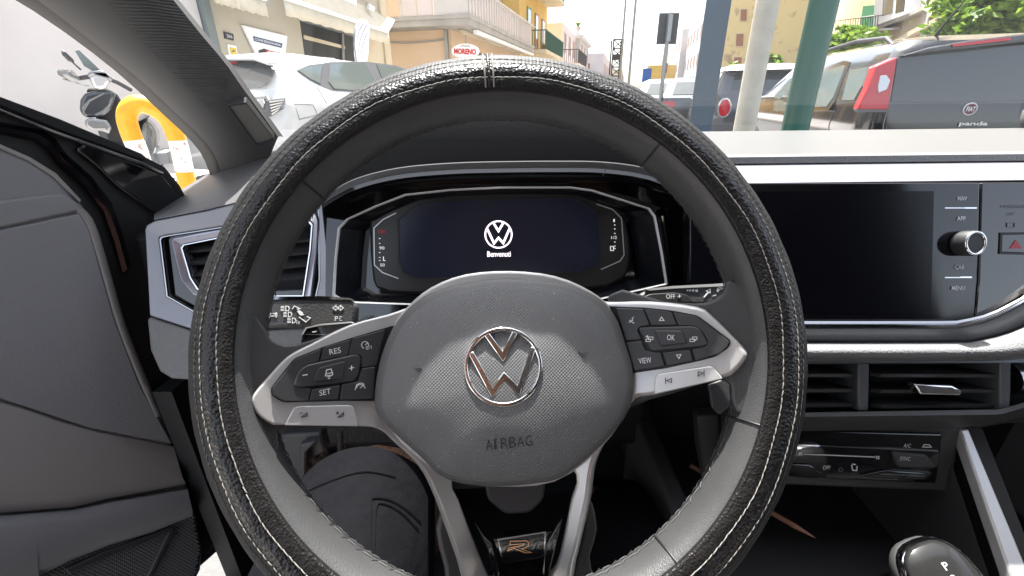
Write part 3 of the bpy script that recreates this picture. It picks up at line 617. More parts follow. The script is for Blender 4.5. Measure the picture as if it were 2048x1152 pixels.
# pad left of the binnacle
VL = pl(440, 540, .50, 17, 6)
n_ = 24
T0 = [(308,440),(416,419),(474,404),(560,385),(640,372)]; T1 = [(308,428),(340,408),(367,394),(440,374),(508,352),(600,330)]
loft('left_pad', [edge(T0, lift(VL, .000), n_, 2), edge([(a, b-6) for a, b in T0], lift(VL, -.004), n_, 2), edge(T1, .56, n_, 2), yedge([(330,398),(420,345),(520,300),(620,275)], .80, n_), yedge([(360,395),(470,330),(540,290),(620,262)], .95, n_)], MT['padtop'], DB, ang=60)
GO = [(289,459),(292,450),(308,441),(416,420),(474,405),(640,372),(660,560),(640,650),(450,663),(389,661),(299,632)]
GI = [(319,479),(322,474),(335,471),(400,461),(443,454),(638,418),(640,560),(622,640),(450,640),(387,624),(333,593)]
frame('vent_surround', GO, GI, VL, .03, MT['greytrim'], DB, bevel=.0025, dz=.003)
frame('vent_chrome', GI, scale_px(GI, (480,545), .985, .982), lift(VL, -.003), .003, MT['darkchrome'], DB)
SO = [(340,482),(345,476),(445,458),(632,424),(637,440),(634,500),(622,596),(430,602),(385,590),(360,560)]
SI = [(363,496),(367,490),(445,474),(618,442),(624,450),(620,500),(606,592),(430,592),(394,578),(380,555)]
frame('vent_fascia', scale_px(SO, (490,530), 1.25, 1.3), scale_px(SO, (490,530), .96, .96), lift(VL, -.010), .004, MT['piano'], DB)
frame('vent_bezel', SO, SI, lift(VL, .000), .02, mat('lilac silver trim', (.42, .42, .50), .22, .7), DB, bevel=.002, dz=.004)
frame('vent_bead', scale_px(SI, (490,530), 1.012, 1.016), scale_px(SI, (490,530), .985, .978), lift(VL, -.002), .003, MT['chrome'], DB, bevel=.0004)
plate('vent_cavity', scale_px(SI, (490,530), 1.05, 1.05), lift(VL, -.045), .004, MT['gap'], DB)
for y in (503, 528, 553, 578):
    a = [hit(372, y, lift(VL, -.010)), hit(500, y-12, lift(VL, -.008)), hit(622, y-24, lift(VL, -.010))]; b = [p + V((0, .03, .006)) for p in a]
    loft('vent_slat', [b, a, [p + V((0, .002, -.003)) for p in a], [p + V((0, 0, -.003)) for p in b]], MT['plastic'], DB, smooth=False)
plate('vent_dial', [(548,582),(606,580),(604,592),(548,593)], lift(VL, -.002), .01, MT['darktrim'], DB, bevel=.001)
LP0 = [(294,640),(299,634),(389,663),(450,664),(640,655),(640,700),(600,760),(377,760),(343,758),(319,743),(300,700)]
plate('lower_pad', LP0, lift(VL, -.004), .05, MT['pad'], DB, bevel=.006, seg=3)
# lower dash behind the wheel
YD = .56
def bx(name, a, b, m, **k): return box(name, a, b, MT[m], DB, **k)
bx('lower_dash', (-.42, .56, .52), (.22, .75, .80), 'black', bevel=.02)
bx('bulkhead', (-.47, .76, .12), (1.12, .80, .90), 'black')
bx('dash_core', (-.40, .60, .70), (1.0, .98, .93), 'black')
plate('fuse_cover', [(560,870),(640,866),(650,905),(628,915),(622,960),(585,975),(562,900)], pl(600, 910, .56, 5), .02, MT['plastic'], DB, bevel=.003)
plate('fuse_cover_tab', [(598,890),(632,884),(612,905),(610,960),(598,950)], pl(600, 910, .545, 5), .01, MT['plastic'], DB, bevel=.002)
plate('knee_panel', [(795,875),(1000,880),(1010,975),(850,985),(822,960)], pl(900, 930, .60, 5), .02, MT['plastic'], DB, bevel=.003)
tube('column_link', [zd(680, 860, .57), zd(682, 920, .60)], .004, MT['plastic'], DB)
plate('side_panel', [(1395,835),(1440,830),(1450,1000),(1420,1010),(1400,900)], pl(1420, 900, .56, 5), .02, MT['plastic'], DB, bevel=.003)
# ================================================================== centre console, selector, pencil
CC = thing('center_console', 'dark centre console with an open tray and a silver side rail', 'console', (.40, .35, .2))
def cb(name, a, b, m, bevel=.004): return box(name, a, b, MT[m], CC, bevel=bevel, seg=3)
cb('tray_floor', (.20, .26, .49), (.56, .62, .515), 'black')
cb('tray_wall', (.195, .24, .30), (.222, .60, .575), 'plastic', .006); cb('tray_wall', (.535, .24, .30), (.56, .60, .60), 'plastic', .006)
cb('tray_front', (.222, .17, .30), (.535, .262, .555), 'plastic', .008); cb('tray_back', (.20, .60, .45), (.56, .64, .80), 'black')
cb('console_base', (.20, -.45, .20), (.56, .60, .48), 'plastic', .01); cb('armrest', (.24, -.45, .48), (.52, -.05, .66), 'doorcloth', .02)
cb('selector_plinth', (.30, .10, .50), (.48, .19, .575), 'piano', .008)
r0, r1 = zd(1929, 858, .50), zd(2052, 1180, .435); w = V((.0085, 0, 0))
vs = []
for p, k in ((r0, .6), (r1, 1.2)): vs += [p - w*k, p + w*k, p + w*k + V((0, .012, -.006)), p - w*k + V((0, .012, -.006))]
mk('side_rail', vs, [(0,1,2,3), (4,5,6,7), (0,1,5,4), (1,2,6,5), (2,3,7,6), (3,0,4,7)], MT['silver'], CC, bevel=.002, seg=3)
mk('rail_web', [r0 + V((.004,.008,0)), r1 + V((.006,.008,0)), r1 + V((.006, .06, -.2)), r0 + V((.004, .3, -.25))] + [q + V((.02, 0, 0)) for q in (r0, r1, r1 + V((0,.06,-.2)), r0 + V((0,.3,-.25)))], [(0,1,2,3),(4,5,6,7),(0,1,5,4),(1,2,6,5),(2,3,7,6),(3,0,4,7)], MT['black'], CC)
mk('rail_web', [r0 + V((-.008,.01,-.02)), r1 + V((-.012,.02,-.01)), r1 + V((-.012, .06, -.2)), r0 + V((-.006, .25, -.22))], [(0,1,2,3)], MT['plastic'], CC)
GS = thing('gear_selector', 'rounded gear selector knob with a chrome edge and printed shift letters', 'gear knob', (.40, .21, .575))
gc = zd(1900, 1178, .40); gx = V((1, 0, 0)); gn = V((-.1, -.55, .83)).normalized(); gx = (V((1, .35, 0)) - gn*gn.dot(V((1, .35, 0)))).normalized(); gy = gn.cross(gx)
def ell(w, h, z, n=28, e=.75): return [gc + gx*(w*math.copysign(abs(math.cos(2*math.pi*k/n))**e, math.cos(2*math.pi*k/n))) + gy*(h*math.copysign(abs(math.sin(2*math.pi*k/n))**e, math.sin(2*math.pi*k/n))) + gn*z for k in range(n)]
loft('knob_body', [ell(.012, .012, -.09), ell(.014, .014, -.045), ell(.027, .032, -.03), ell(.034, .042, -.012), ell(.0335, .041, -.001)], MT['leather'], GS, closed=True, caps=True, ang=180)
loft('knob_edge', [ell(.0336, .0412, -.003), ell(.0336, .0412, .001), ell(.031, .0385, .0035)], MT['chrome'], GS, closed=True, ang=180)
loft('knob_cap', [ell(.031, .0385, .0025), ell(.0285, .035, .006), ell(.018, .023, .009), ell(.005, .006, .0097)], MT['knob'], GS, closed=True, caps=True, ang=180)
for k, s in enumerate('PRND'): text3(s, gc + gn*.0092 + gx*.004 + gy*(.017 - .010*k), gx, gy, .0045, .006, MT['print'], GS)
PN = thing('pencil', 'bare wooden pencil lying in the dark console tray', 'pencil', (.36, .43, .52))
pa, pb = zd(1500, 1000, .585), zd(1622, 1071, .545); pd_ = (pb - pa).normalized()
tube('barrel', [pa - pd_*.08, pb - pd_*.018], .0034, MT['wood'], PN, 6)
vs, fs = tubev([pb - pd_*.018, pb, pb + pd_*.005], [.0034, .0012, .0002], 8); mk('point', vs, fs, MT['wood'], PN, smooth=True)
# ================================================================== car shell
CS = thing('car_shell', 'dark car cabin shell with ribbed windscreen pillar, windscreen and roof', 'car body', (.35, -.2, 0))
def dep(y): t = y/368; return 1/((1-t)/.42 + t/.76)
def pedge(px, dd=0):
    P = [zd(p.x, p.y, dep(p.y) + dd) for p in cr([V((a, b, 0)) for a, b in px], False, 3)]
    d = P[0] - P[2]; return resample([P[0] + d.normalized()*.42] + P, 30)
E1 = [(75,0),(135,45),(232,121),(292,170),(350,225),(400,272),(432,315),(447,368)]; E4 = [(347,0),(417,87),(448,122),(486,177),(514,215),(556,274)]
ed = [pedge([(31,0),(104,45),(208,121),(271,174),(330,229),(382,278),(413,319),(430,371)], .012), pedge(E1), pedge([(205,0),(275,80),(360,165),(430,240),(490,340)], -.012), pedge([(290,0),(362,87),(440,170),(495,232),(540,312)], -.006), pedge(E4, .012), pedge([(a+11, b) for a, b in E4], .05)]
ptrim = loft('pillar_trim', [ed[1], ed[2], ed[3], ed[4]], [MT['pillar']], CS, ang=180)
rib = mat('pillar ribs', (.11, .11, .11), .55, bump=[('wave', 130, .9, .0012)])
off = [p + (zd(300, 150, 1) - CAM).normalized()*-.002 for p in ed[3]]
loft('pillar_ribs', [[a.lerp(b, .12) + Fw*-.002 for a, b in zip(ed[2], ed[3])][:24], [p + Fw*-.0025 for p in ed[3]][:24], [p + Fw*-.002 for p in ed[4]][:24]], rib, CS, ang=180)
loft('pillar_seal', [ed[0], [p + Fw*-.006 for p in ed[0]], ed[1]], MT['rubber'], CS, ang=180)
loft('pillar_edge', [ed[4], [a.lerp(b, .5) + Fw*-.003 for a, b in zip(ed[4], ed[5])], ed[5]], MT['rubber'], CS)
back = ray(330, 150).normalized()*.05
loft('pillar_outer', [ed[0], [p + back for p in ed[0]], [p + back*.8 for p in ed[5]], ed[5]], MT['paint'], CS)
_ok, _q, _n, _ = ptrim.ray_cast(CAM, ray(503, 247).normalized()); _n = _n if _n.dot(CAM - _q) > 0 else -_n
SPK = (_q + _n*.003, _n)
gsp = [(457,213),(493,208),(546,277),(512,289)]
frame('tweeter_frame', scale_px(gsp, (502,247), 1.09, 1.09), gsp, lift(SPK, .002), .008, MT['plastic'], CS, rnd=6, bevel=.0008)
plate('tweeter_grille', gsp, lift(SPK, .0002), .003, mat('tweeter mesh', (.22, .215, .20), .45, bump=[('dots', 480, 1, .001)]), CS, rnd=6)
# pillar foot and dash corner
loft('pillar_foot', [edge([(420,368),(470,352),(540,318),(600,285)], .77, 12), edge([(428,385),(480,365),(540,335),(610,300)], .74, 12), edge([(440,400),(500,372),(560,350),(620,320)], .70, 12)], MT['pillar'], CS, ang=180)
# windscreen, roof, sides
def quadslab(name, a, b, c, d, th, m, **k):
    nn = (b-a).cross(d-a).normalized()*th; vs = [a, b, c, d] + [p + nn for p in (a, b, c, d)]
    return mk(name, vs, [(0,1,2,3),(4,5,6,7),(0,1,5,4),(1,2,6,5),(2,3,7,6),(3,0,4,7)], m, CS, **k)
WBY, WBZ, WHY, WHZ = 1.06, .985, .15, 1.475
mk('windscreen', [V((-.60, WBY, WBZ)), V((1.22, WBY, WBZ)), V((1.10, WHY, WHZ)), V((-.42, WHY, WHZ))], [(0,1,2,3)], MT['windshield'], CS)
quadslab('roof', V((-.46, WHY+.01, WHZ)), V((1.14, WHY+.01, WHZ)), V((1.10, -1.9, 1.48)), V((-.42, -1.9, 1.48)), .03, MT['liner'])
quadslab('cowl', V((-.62, 1.03, .94)), V((1.25, 1.03, .94)), V((1.25, 1.25, .90)), V((-.62, 1.25, .90)), -.02, MT['black'])
quadslab('bonnet', V((-.62, 1.24, .91)), V((1.25, 1.24, .91)), V((1.15, 2.0, .74)), V((-.52, 2.0, .74)), -.02, MT['paint'])
box('front_end', (-.52, 1.3, .25), (1.15, 2.02, .73), MT['paint'], CS, bevel=.05, seg=3)
box('floor_pan', (-.46, -1.9, .17), (1.14, .80, .20), MT['carpet'], CS)
box('door_sill', (-.49, -1.0, .18), (-.40, .72, .31), MT['paint'], CS, bevel=.012)
box('pillar_post', (-.56, .53, .36), (-.40, .86, .90), MT['black'], CS, bevel=.01)
box('rear_wall', (-.42, -1.94, .2), (1.1, -1.9, 1.25), MT['seat'], CS)
box('right_door', (1.08, -1.9, .2), (1.14, .95, .96), MT['door'], CS, bevel=.02)
box('kick_panel', (-.47, .48, .2), (-.445, .80, .70), MT['black'], CS)
box('widened_door_post', (1.06, -.80, .95), (1.13, -.28, 1.46), MT['black'], CS)  # out of view; post widened to keep window reflections off the touchscreen
box('rear_side', (-.46, -1.9, .2), (-.40, -.70, 1.48), MT['black'], CS)
box('rear_side_blocker', (1.08, -1.9, .95), (1.13, -.80, 1.48), MT['black'], CS)  # unseen closed panel, added to stop the touchscreen mirroring the sky
tube('right_pillar', [V((1.17, WBY-.02, WBZ)), V((1.08, WHY, WHZ))], .045, MT['pillar'], CS, 10)
# ================================================================== driver's door, swung open
DR = thing('driver_door', 'open black car door with grey inner panel and speaker grille', 'car door', (-.47, .49, .25))
_y = math.radians(56); DPn = V((math.sin(_y), -math.cos(_y), 0)); DP = (V((-.475, .49, .6)), DPn)
shell = [(-1400,-60),(0,203),(170,262),(300,318),(332,335),(362,372),(398,440),(412,560),(425,700),(440,820),(452,960),(470,1050),(478,1085),(440,1100),(400,1135),(330,1200),(-1400,2300)]
plate('door_shell', shell, lift(DP, -.014), .05, MT['black'], DR, bevel=.004)
plate('sill_seal', [(-1400,-85),(0,193),(120,238),(285,308),(296,318),(285,322),(110,258),(0,212),(-1400,-60)], lift(DP, -.006), .05, MT['rubber'], DR, bevel=.002)
plate('sill_strip', [(-1400,-52),(0,215),(110,260),(285,323),(330,345),(326,350),(285,331),(110,268),(0,222),(-1400,-42)], lift(DP, -.004), .03, MT['darkchrome'], DR, bevel=.001)
plate('mirror_cover', [(150,300),(170,285),(325,346),(362,395),(396,460),(392,470),(300,420),(232,372),(190,330)], lift(DP, -.006), .03, MT['piano'], DR, bevel=.003)
fr_o = [(-1400,30),(0,243),(95,285),(160,330),(215,390),(240,450),(262,530)]
loft('frame_moulding', [edge(fr_o, lift(DP, -.012), 30, 3), edge([(a-8, b+8) for a, b in fr_o], lift(DP, -.002), 30, 3), edge([(a-16, b+16) for a, b in fr_o], lift(DP, -.004), 30, 3), edge([(a-20, b+22) for a, b in fr_o], lift(DP, -.014), 30, 3)], MT['paint'], DR)
pan = [(-1400,120),(0,292),(60,318),(110,350),(160,404),(185,440),(212,520),(250,650),(300,770),(330,830),(345,890),(375,975),(398,1060),(405,1100),(402,1140),(360,1220),(-1400,1900)]
plate('door_panel', pan, lift(DP, .000), .03, MT['door'], DR, bevel=.004, seg=3)
plate('panel_highlight', [(-1400,118),(0,288),(60,314),(112,346),(163,400),(160,407),(108,354),(58,322),(0,297),(-1400,128)], lift(DP, .003), .01, MT['doorcloth'], DR, bevel=.001)  # highlight along the panel's top edge, modelled as a paler strip
plate('top_cap', [(-1400,480),(0,402),(108,387),(135,391),(160,410),(168,421),(0,457),(-300,515),(-1400,552)], lift(DP, .006), .012, MT['door'], DR, bevel=.003, seg=3)
crease = [(150,404),(185,440),(212,520),(250,650),(298,770),(325,832)]
loft('panel_roll', [edge([(a+2, b) for a, b in crease], lift(DP, -.006), 30, 3), edge(crease, lift(DP, .004), 30, 3), edge([(a-10, b+2) for a, b in crease], lift(DP, .007), 30, 3), edge([(a-20, b+4) for a, b in crease], lift(DP, .001), 30, 3)], MT['doorcloth'], DR, ang=180)
plate('upper_panel', [(-1400,560),(-300,520),(0,461),(160,427),(178,455),(230,640),(280,770),(318,838),(346,888),(180,856),(0,797),(-300,745),(-1400,700)], lift(DP, .005), .01, MT['door'], DR, bevel=.0015)
A0 = [(-1400,706),(-300,752),(0,803),(100,836),(200,864),(348,893)]; A1 = [(-1400,760),(-300,800),(0,848),(120,885),(230,906),(355,920)]; A2 = [(-1400,1050),(0,1005),(200,985),(365,955)]; A3 = [(-1400,1080),(0,1026),(200,1000),(372,968)]
loft('arm_panel', [edge(A0, lift(DP, .001), 24, 2), edge([(a, b+3) for a, b in A0], lift(DP, .004), 24, 2), edge(A1, lift(DP, .008), 24, 2), edge(A2, lift(DP, .022), 24, 2), edge(A3, lift(DP, .012), 24, 2)], MT['doorcloth'], DR, ang=60)
C0 = [(-1400,1090),(0,1030),(200,1005),(375,975)]; C1 = [(-1400,1200),(0,1060),(200,1040),(380,1000)]; C2 = [(-1400,1700),(0,1190),(60,1150),(180,1090),(300,1055),(385,1020)]
loft('pocket', [edge(C0, lift(DP, .006), 24, 2), edge([(a, b+4) for a, b in C0], lift(DP, .018), 24, 2), edge(C1, lift(DP, .03), 24, 2), edge(C2, lift(DP, .026), 24, 2), edge([(a, b+12) for a, b in C2], lift(DP, .012), 24, 2)], MT['door'], DR, ang=60)
GSp = lift(DP, .010)
gr = plate('speaker_panel', [(30,1185),(70,1145),(180,1092),(300,1056),(388,1012),(404,1100),(390,1170),(30,1260)], GSp, .006, MT['grille'], DR, bevel=.001)
plate('speaker_rim', [(130,1140),(200,1108),(345,1054),(352,1060),(300,1160),(292,1160),(338,1066),(205,1118),(140,1150)], lift(GSp, .006), .006, MT['plastic'], gr, bevel=.0015)
hx = (hit(200, 1130, GSp) - hit(100, 1175, GSp)).normalized(); hy = DPn.cross(hx); parts = []
def inside(p, poly):
    c = False
    for i in range(len(poly)):
        (x1, y1), (x2, y2) = poly[i-1], poly[i]
        if (y1 > p[1]) != (y2 > p[1]) and p[0] < (x2-x1)*(p[1]-y1)/(y2-y1) + x1: c = not c
    return c
GP = [(40,1185),(75,1147),(182,1096),(300,1060),(384,1020),(398,1100),(386,1165),(40,1250)]
yy = 1000
base_o = hit(220, 1120, GSp)
for i in range(-40, 41):
    for j in range(-34, 35):
        c = base_o + hx*(i*.0042 + (j % 2)*.0021) + hy*(j*.0030)
        d = c - CAM; z = d.dot(Fw); q = (1024 + FPX*d.dot(Rt)/z, 576 - FPX*d.dot(Up)/z)
        if inside(q, GP):
            v, f = boxv(c + DPn*.001, .0030, .0009, .0016, hx, hy, DPn); parts.append((v, f))
g = multi('grille_ribs', parts, MT['door'], gr); g['kind'] = 'stuff'
tube('door_check', [hit(415, 1012, lift(DP, -.012)), hit(428, 1020, lift(DP, -.010)), hit(430, 1035, lift(DP, -.010)), hit(420, 1042, lift(DP, -.012))], .003, MT['silver'], DR, 8)
tube('wiring_boot', [hit(448, 1035, lift(DP, -.01)), hit(440, 1075, lift(DP, 0)), hit(415, 1110, lift(DP, .002))], .0022, MT['rubber'], DR, 6)
# ================================================================== seat and driver
ST = thing('driver_seat', 'dark fabric driver seat under the seated person', 'seat', (0, -.3, .2))
box('cushion', (-.26, -.55, .24), (.26, .02, .44), MT['seat'], ST, bevel=.06, seg=4); box('backrest', (-.25, -.80, .40), (.25, -.58, 1.05), MT['seat'], ST, bevel=.06, seg=4); box('seat_base', (-.2, -.5, .2), (.2, -.02, .24), MT['black'], ST)
PS = thing('passenger_seat', 'unseen dark fabric passenger seat added on the right of the cabin', 'seat', (.76, -.3, .2))  # out of view; added so its tall back blocks reflections in the touchscreen
box('cushion', (.52, -.55, .24), (1.0, .02, .44), MT['seat'], PS, bevel=.06, seg=4); box('backrest', (.52, -.82, .40), (1.0, -.60, 1.08), MT['seat'], PS, bevel=.06, seg=4); box('headrest', (.63, -.84, 1.10), (.89, -.72, 1.34), MT['seat'], PS, bevel=.04, seg=3); box('seat_base', (.56, -.5, .2), (.96, -.02, .24), MT['black'], PS)
PE = thing('person', 'seated person in black shorts, one bare knee under the wheel', 'person', (0, -.35, .44))
def skin(name, J, E, m, parent, sub=2, root=0):
    me = bpy.data.meshes.new(name); me.from_pydata([j[0] for j in J], E, []); me.materials.append(m)
    o = bpy.data.objects.new(name, me); place(o, parent)
    s = o.modifiers.new('skin', 'SKIN'); s.use_smooth_shade = True
    for i, j in enumerate(J):
        r = j[1]; me.skin_vertices[0].data[i].radius = r if isinstance(r, tuple) else (r, r)
    me.skin_vertices[0].data[root].use_root = True
    u = o.modifiers.new('sub', 'SUBSURF'); u.levels = u.render_levels = sub; return o
KL = V((-.160, .352, .648)); KR = V((.17, .43, .47))
J = [((0, -.36, .56), .13), ((-.09, -.30, .55), .10), (tuple(V((-.115, -.05, .57))), .088), (tuple(KL - V((0, .10, .02))), .070), (tuple(KL + V((0, .02, .003))), .071), ((-.165, .43, .56), .062), ((-.17, .52, .38), .05), ((-.17, .60, .26), .036), ((-.17, .70, .235), .035), ((-.17, .78, .232), .03),
     ((.09, -.30, .55), .10), ((.10, -.05, .52), .088), ((.15, .30, .48), .066), (tuple(KR), .058), ((.17, .52, .38), .052), ((.17, .60, .29), .04), ((.17, .64, .245), .035), ((.17, .74, .235), .032), ((0, -.40, .80), (.15, .11)), ((0, -.42, 1.02), (.15, .10)), ((0, -.42, 1.14), .055), ((0, -.40, 1.26), .085), ((0, -.40, 1.33), .08), ((-.20, -.42, 1.0), .055), ((-.26, -.30, .80), .045), ((-.16, -.08, .84), .032), ((.20, -.42, 1.0), .055), ((.26, -.30, .80), .045), ((.16, -.08, .84), .032)]
skin('body', J, [(0,1),(1,2),(2,3),(3,4),(4,5),(5,6),(6,7),(7,8),(8,9),(0,10),(10,11),(11,12),(12,13),(13,14),(14,15),(15,16),(16,17),(0,18),(18,19),(19,20),(20,21),(21,22),(19,23),(23,24),(24,25),(19,26),(26,27),(27,28)], MT['skin'], PE)
def legtube(name, pts, rad, m, parent, seed):
    rnd = random.Random(seed); N = 26; secs = []; ph = [rnd.uniform(0, 6) for _ in range(6)]
    P = resample(cr([V(p) for p in pts], False, 6), 30); R = resample([V((r, 0, 0)) for r in rad], 30)
    for i, p in enumerate(P):
        t = (P[min(i+1, 29)] - P[max(i-1, 0)]).normalized(); a = t.cross(V((0, 0, 1))).normalized(); b = a.cross(t)
        rr = R[i].x; secs.append([p + (a*math.cos(w) + b*math.sin(w)) * (rr*(1 + .022*math.sin(3*w+ph[0]+i*.35) + .02*math.sin(5*w+ph[1]-i*.6) + .016*math.sin(2*w+i*1.1+ph[2]) + .012*abs(math.sin(4*w + i*.8 + ph[3])))) for w in [2*math.pi*k/N for k in range(N)]])
    o = loft(name, secs, m, parent, closed=True, ang=180); s = o.modifiers.new('s', 'SUBSURF'); s.levels = s.render_levels = 1; return o
sl = legtube('shorts_leg', [(-.06, -.36, .57), (-.115, -.05, .575), KL - V((-.002, .14, .020)), KL - V((-.003, .06, .006)), KL + V((.002, .006, .000))], [.13, .105, .088, .079, .0735], MT['cloth'], PE, 1)
legtube('shorts_leg', [(.06, -.36, .57), (.10, -.05, .53), KR - V((.01, .14, -.012)), KR - V((0, .05, -.004)), KR + V((0, .06, -.05))], [.13, .105, .090, .082, .076], MT['cloth'], PE, 2)
loft('shirt', [[V((w*math.cos(t), -.40 + d*math.sin(t), z)) for t in [2*math.pi*k/20 for k in range(20)]] for w, d, z in ((.18, .15, .60), (.175, .145, .8), (.19, .135, .98), (.15, .11, 1.07), (.07, .07, 1.10))], MT['shirt'], PE, closed=True)
def onleg(px, py, d=.0): return zd(px, py, d)
dg = bpy.context.evaluated_depsgraph_get()
def cast(o, px, py, eps=.0012):
    d = ray(px, py).normalized(); e = o.evaluated_get(bpy.context.evaluated_depsgraph_get())
    ok, loc, nn, _ = e.ray_cast(CAM - parent_loc(o.parent)*0, d); return (loc + nn*eps) if ok else None
for nm, pts in (('hem_seam', [(612,985),(650,968),(700,950),(740,945),(790,955)]), ('pocket_seam', [(738,1150),(740,1080),(742,1010),(746,998),(775,1000),(805,1015),(840,1045)]), ('pocket_seam', [(745,1150),(748,1085),(752,1018),(765,1008),(800,1025),(835,1060)])):
    P = [cast(sl, x, y) for x, y in [(p.x, p.y) for p in cr([V((a, b, 0)) for a, b in pts], False, 5)]]; P = [p for p in P if p]
    if len(P) > 2: tube(nm, P, .0006, MT['cloth'], sl, 5)
parts = []
for k in range(170):
    w = random.uniform(-1.5, 1.4); a = random.uniform(-.3, .5)
    c = KL + V((math.sin(w)*.064, .005 + .035*random.random(), math.cos(w)*.064)); nn = V((math.sin(w), .35, math.cos(w))).normalized()
    t = V((random.uniform(-.8, .8), random.uniform(-.2, .6), random.uniform(-.2, .2))); L = random.uniform(.005, .011)
    parts.append(tubev([c - nn*.003, c + nn*L*.5 + t*L*.2, c + nn*L*.8 + t*L*.7], [.0002, .00018, .0001], 3))
h_ = multi('leg_hair', parts, MT['hair'], PE); h_['kind'] = 'stuff'
# ================================================================== street
HD = math.radians(14); S_ = V((math.sin(HD), math.cos(HD), 0)); R_ = V((math.cos(HD), -math.sin(HD), 0)); Zz = V((0, 0, 1)); O_ = V((0, 0, 0))
def mm(name, col, rough=.8, **k): return mat(name, col, rough, **k)
EX = dict(
    asphalt=mm('asphalt', (.13, .13, .125), .85, bump=[('noise', 60, .5, .01)], var=(3, (.10, .10, .10), .3)),
    pave=mm('pavement stone', (.48, .46, .43), .8, bump=[('noise', 25, .3, .01)], var=(5, (.36, .34, .32), .25)),
    white=mm('white plaster', (.60, .57, .55), .85, bump=[('noise', 8, .15, .01)], var=(1.2, (.50, .47, .45), .3)),
    beige=mm('beige plaster', (.52, .47, .38), .85, bump=[('noise', 12, .15, .01)], var=(1.0, (.43, .38, .30), .3)),
    peach=mm('peach plaster', (.70, .52, .36), .85, var=(.8, (.60, .44, .31), .35)), cream=mm('cream plaster', (.66, .58, .44), .85, var=(.8, (.5, .42, .3), .3)),
    pinkw=mm('pale pink plaster', (.66, .58, .56), .85, var=(.8, (.56, .49, .48), .3)), ochre=mm('ochre plaster', (.70, .47, .16), .85, var=(.7, (.60, .40, .13), .3)),
    old=mm('peeling yellow plaster', (.62, .50, .27), .9, bump=[('noise', 6, .4, .02)], var=(2.2, (.36, .27, .17), .05, .36)), old2=mm('weathered stone wall', (.50, .43, .32), .9, bump=[('noise', 8, .4, .02)], var=(1.3, (.36, .30, .22), .3)),
    concrete=mm('concrete', (.42, .40, .37), .85, bump=[('noise', 20, .3, .01)], var=(2, (.30, .28, .26), .3)),
    awning=mm('cream awning cloth', (.60, .55, .44), .8, var=(6, (.50, .45, .36), .3)), dark=mm('dark interior', (.03, .035, .04), .4), metal=mm('grey metal', (.30, .31, .32), .4, metal=.6),
    signwhite=mm('sign white', (.82, .82, .84), .5), navy=mm('sign navy', (.02, .06, .14), .5), yellow=mm('sign yellow', (.75, .52, .03), .5), redp=mm('sign red', (.55, .02, .02), .5), blue=mm('sign blue', (.03, .10, .38), .5),
    hoop=mm('yellow barrier paint', (.80, .42, .02), .4, var=(30, (.62, .32, .02), .25)), hoopw=mm('chipped white paint', (.78, .74, .70), .5, var=(45, (.45, .20, .14), .04, .36)),
    postblue=mm('slate blue post', (.055, .085, .115), .5, bump=[('pebble', 160, .4, .002)]), postcream=mm('cream post', (.56, .52, .44), .6, var=(9, (.44, .40, .33), .2)), postgreen=mm('green post', (.012, .085, .062), .35),
    green=mm('green door paint', (.02, .22, .10), .5), shutter=mm('brown shutter', (.28, .13, .08), .6), rail=mm('green railing', (.03, .10, .07), .5), darkrail=mm('dark railing', (.04, .04, .045), .5),
    carwhite=mat('white car paint', (.46, .47, .48), .25, coat=1), carblack=mat('dark car paint', (.013, .013, .015), .15, coat=1), cargrey=mat('slate car paint', (.06, .065, .075), .2, coat=1),
    tyre=mm('tyre', (.02, .02, .02), .8), rim_=mat('alloy', (.5, .5, .52), .3, .8), lampred=mat('red lamp lens', (.42, .012, .02), .12, coat=.6), lampclear=mat('clear lamp lens', (.55, .55, .56), .1, .5, coat=.6),
    carglass=mat('car window glass', (.035, .045, .05), .04, spec=.8), carglass2=mat('pale car window glass', (.10, .125, .125), .05, spec=.8), plasticext=mm('grey plastic trim', (.10, .10, .105), .5),
    trunk=mm('bark', (.10, .075, .05), .9), scoot=mat('dark scooter paint', (.035, .04, .045), .15, coat=1), scootl=mat('silver scooter paint', (.22, .225, .23), .2, .5, coat=1),
)
def leafmat(name, c, c2):
    M = bpy.data.materials.new(name); M.use_nodes = True; N, L = M.node_tree.nodes, M.node_tree.links; B = N['Principled BSDF']
    B.inputs['Roughness'].default_value = .55; i = N.new('ShaderNodeObjectInfo'); g = N.new('ShaderNodeNewGeometry'); r = N.new('ShaderNodeValToRGB')
    r.color_ramp.elements[0].color = (*c, 1); r.color_ramp.elements[1].color = (*c2, 1); L.new(g.outputs['Random Per Island'], r.inputs[0]); L.new(r.outputs[0], B.inputs['Base Color'])
    T = N.new('ShaderNodeBsdfTranslucent'); L.new(r.outputs[0], T.inputs[0]); x = N.new('ShaderNodeMixShader'); x.inputs[0].default_value = .45
    L.new(B.outputs[0], x.inputs[1]); L.new(T.outputs[0], x.inputs[2]); L.new(x.outputs[0], N['Material Output'].inputs[0]); return M
EX['leaf'] = leafmat('leaf', (.07, .15, .015), (.22, .32, .04))
def FP(L): return (R_ * L, R_.copy() if L < 0 else -R_)
def sc(px, py, P): return hit(px, py, P).dot(S_)
def obox(name, s0, s1, l0, l1, z0, z1, m, parent=None, s=S_, r=R_, o=O_, **k):
    vs = [o + s*a + r*b + Zz*c for a in (s0, s1) for b in (l0, l1) for c in (z0, z1)]
    return mk(name, vs, [(0,1,3,2),(4,6,7,5),(0,4,5,1),(2,3,7,6),(0,2,6,4),(1,5,7,3)], m, parent, **k)
g = mk('ground', [V((-400, -300, 0)), V((400, -300, 0)), V((400, 900, 0)), V((-400, 900, 0))], [(0,1,2,3)], EX['asphalt']); g['kind'] = 'structure'
pv = obox('pavement', -40, 60, -7.1, -1.15, 0, .12, EX['pave'], bevel=.01); pv['kind'] = 'structure'
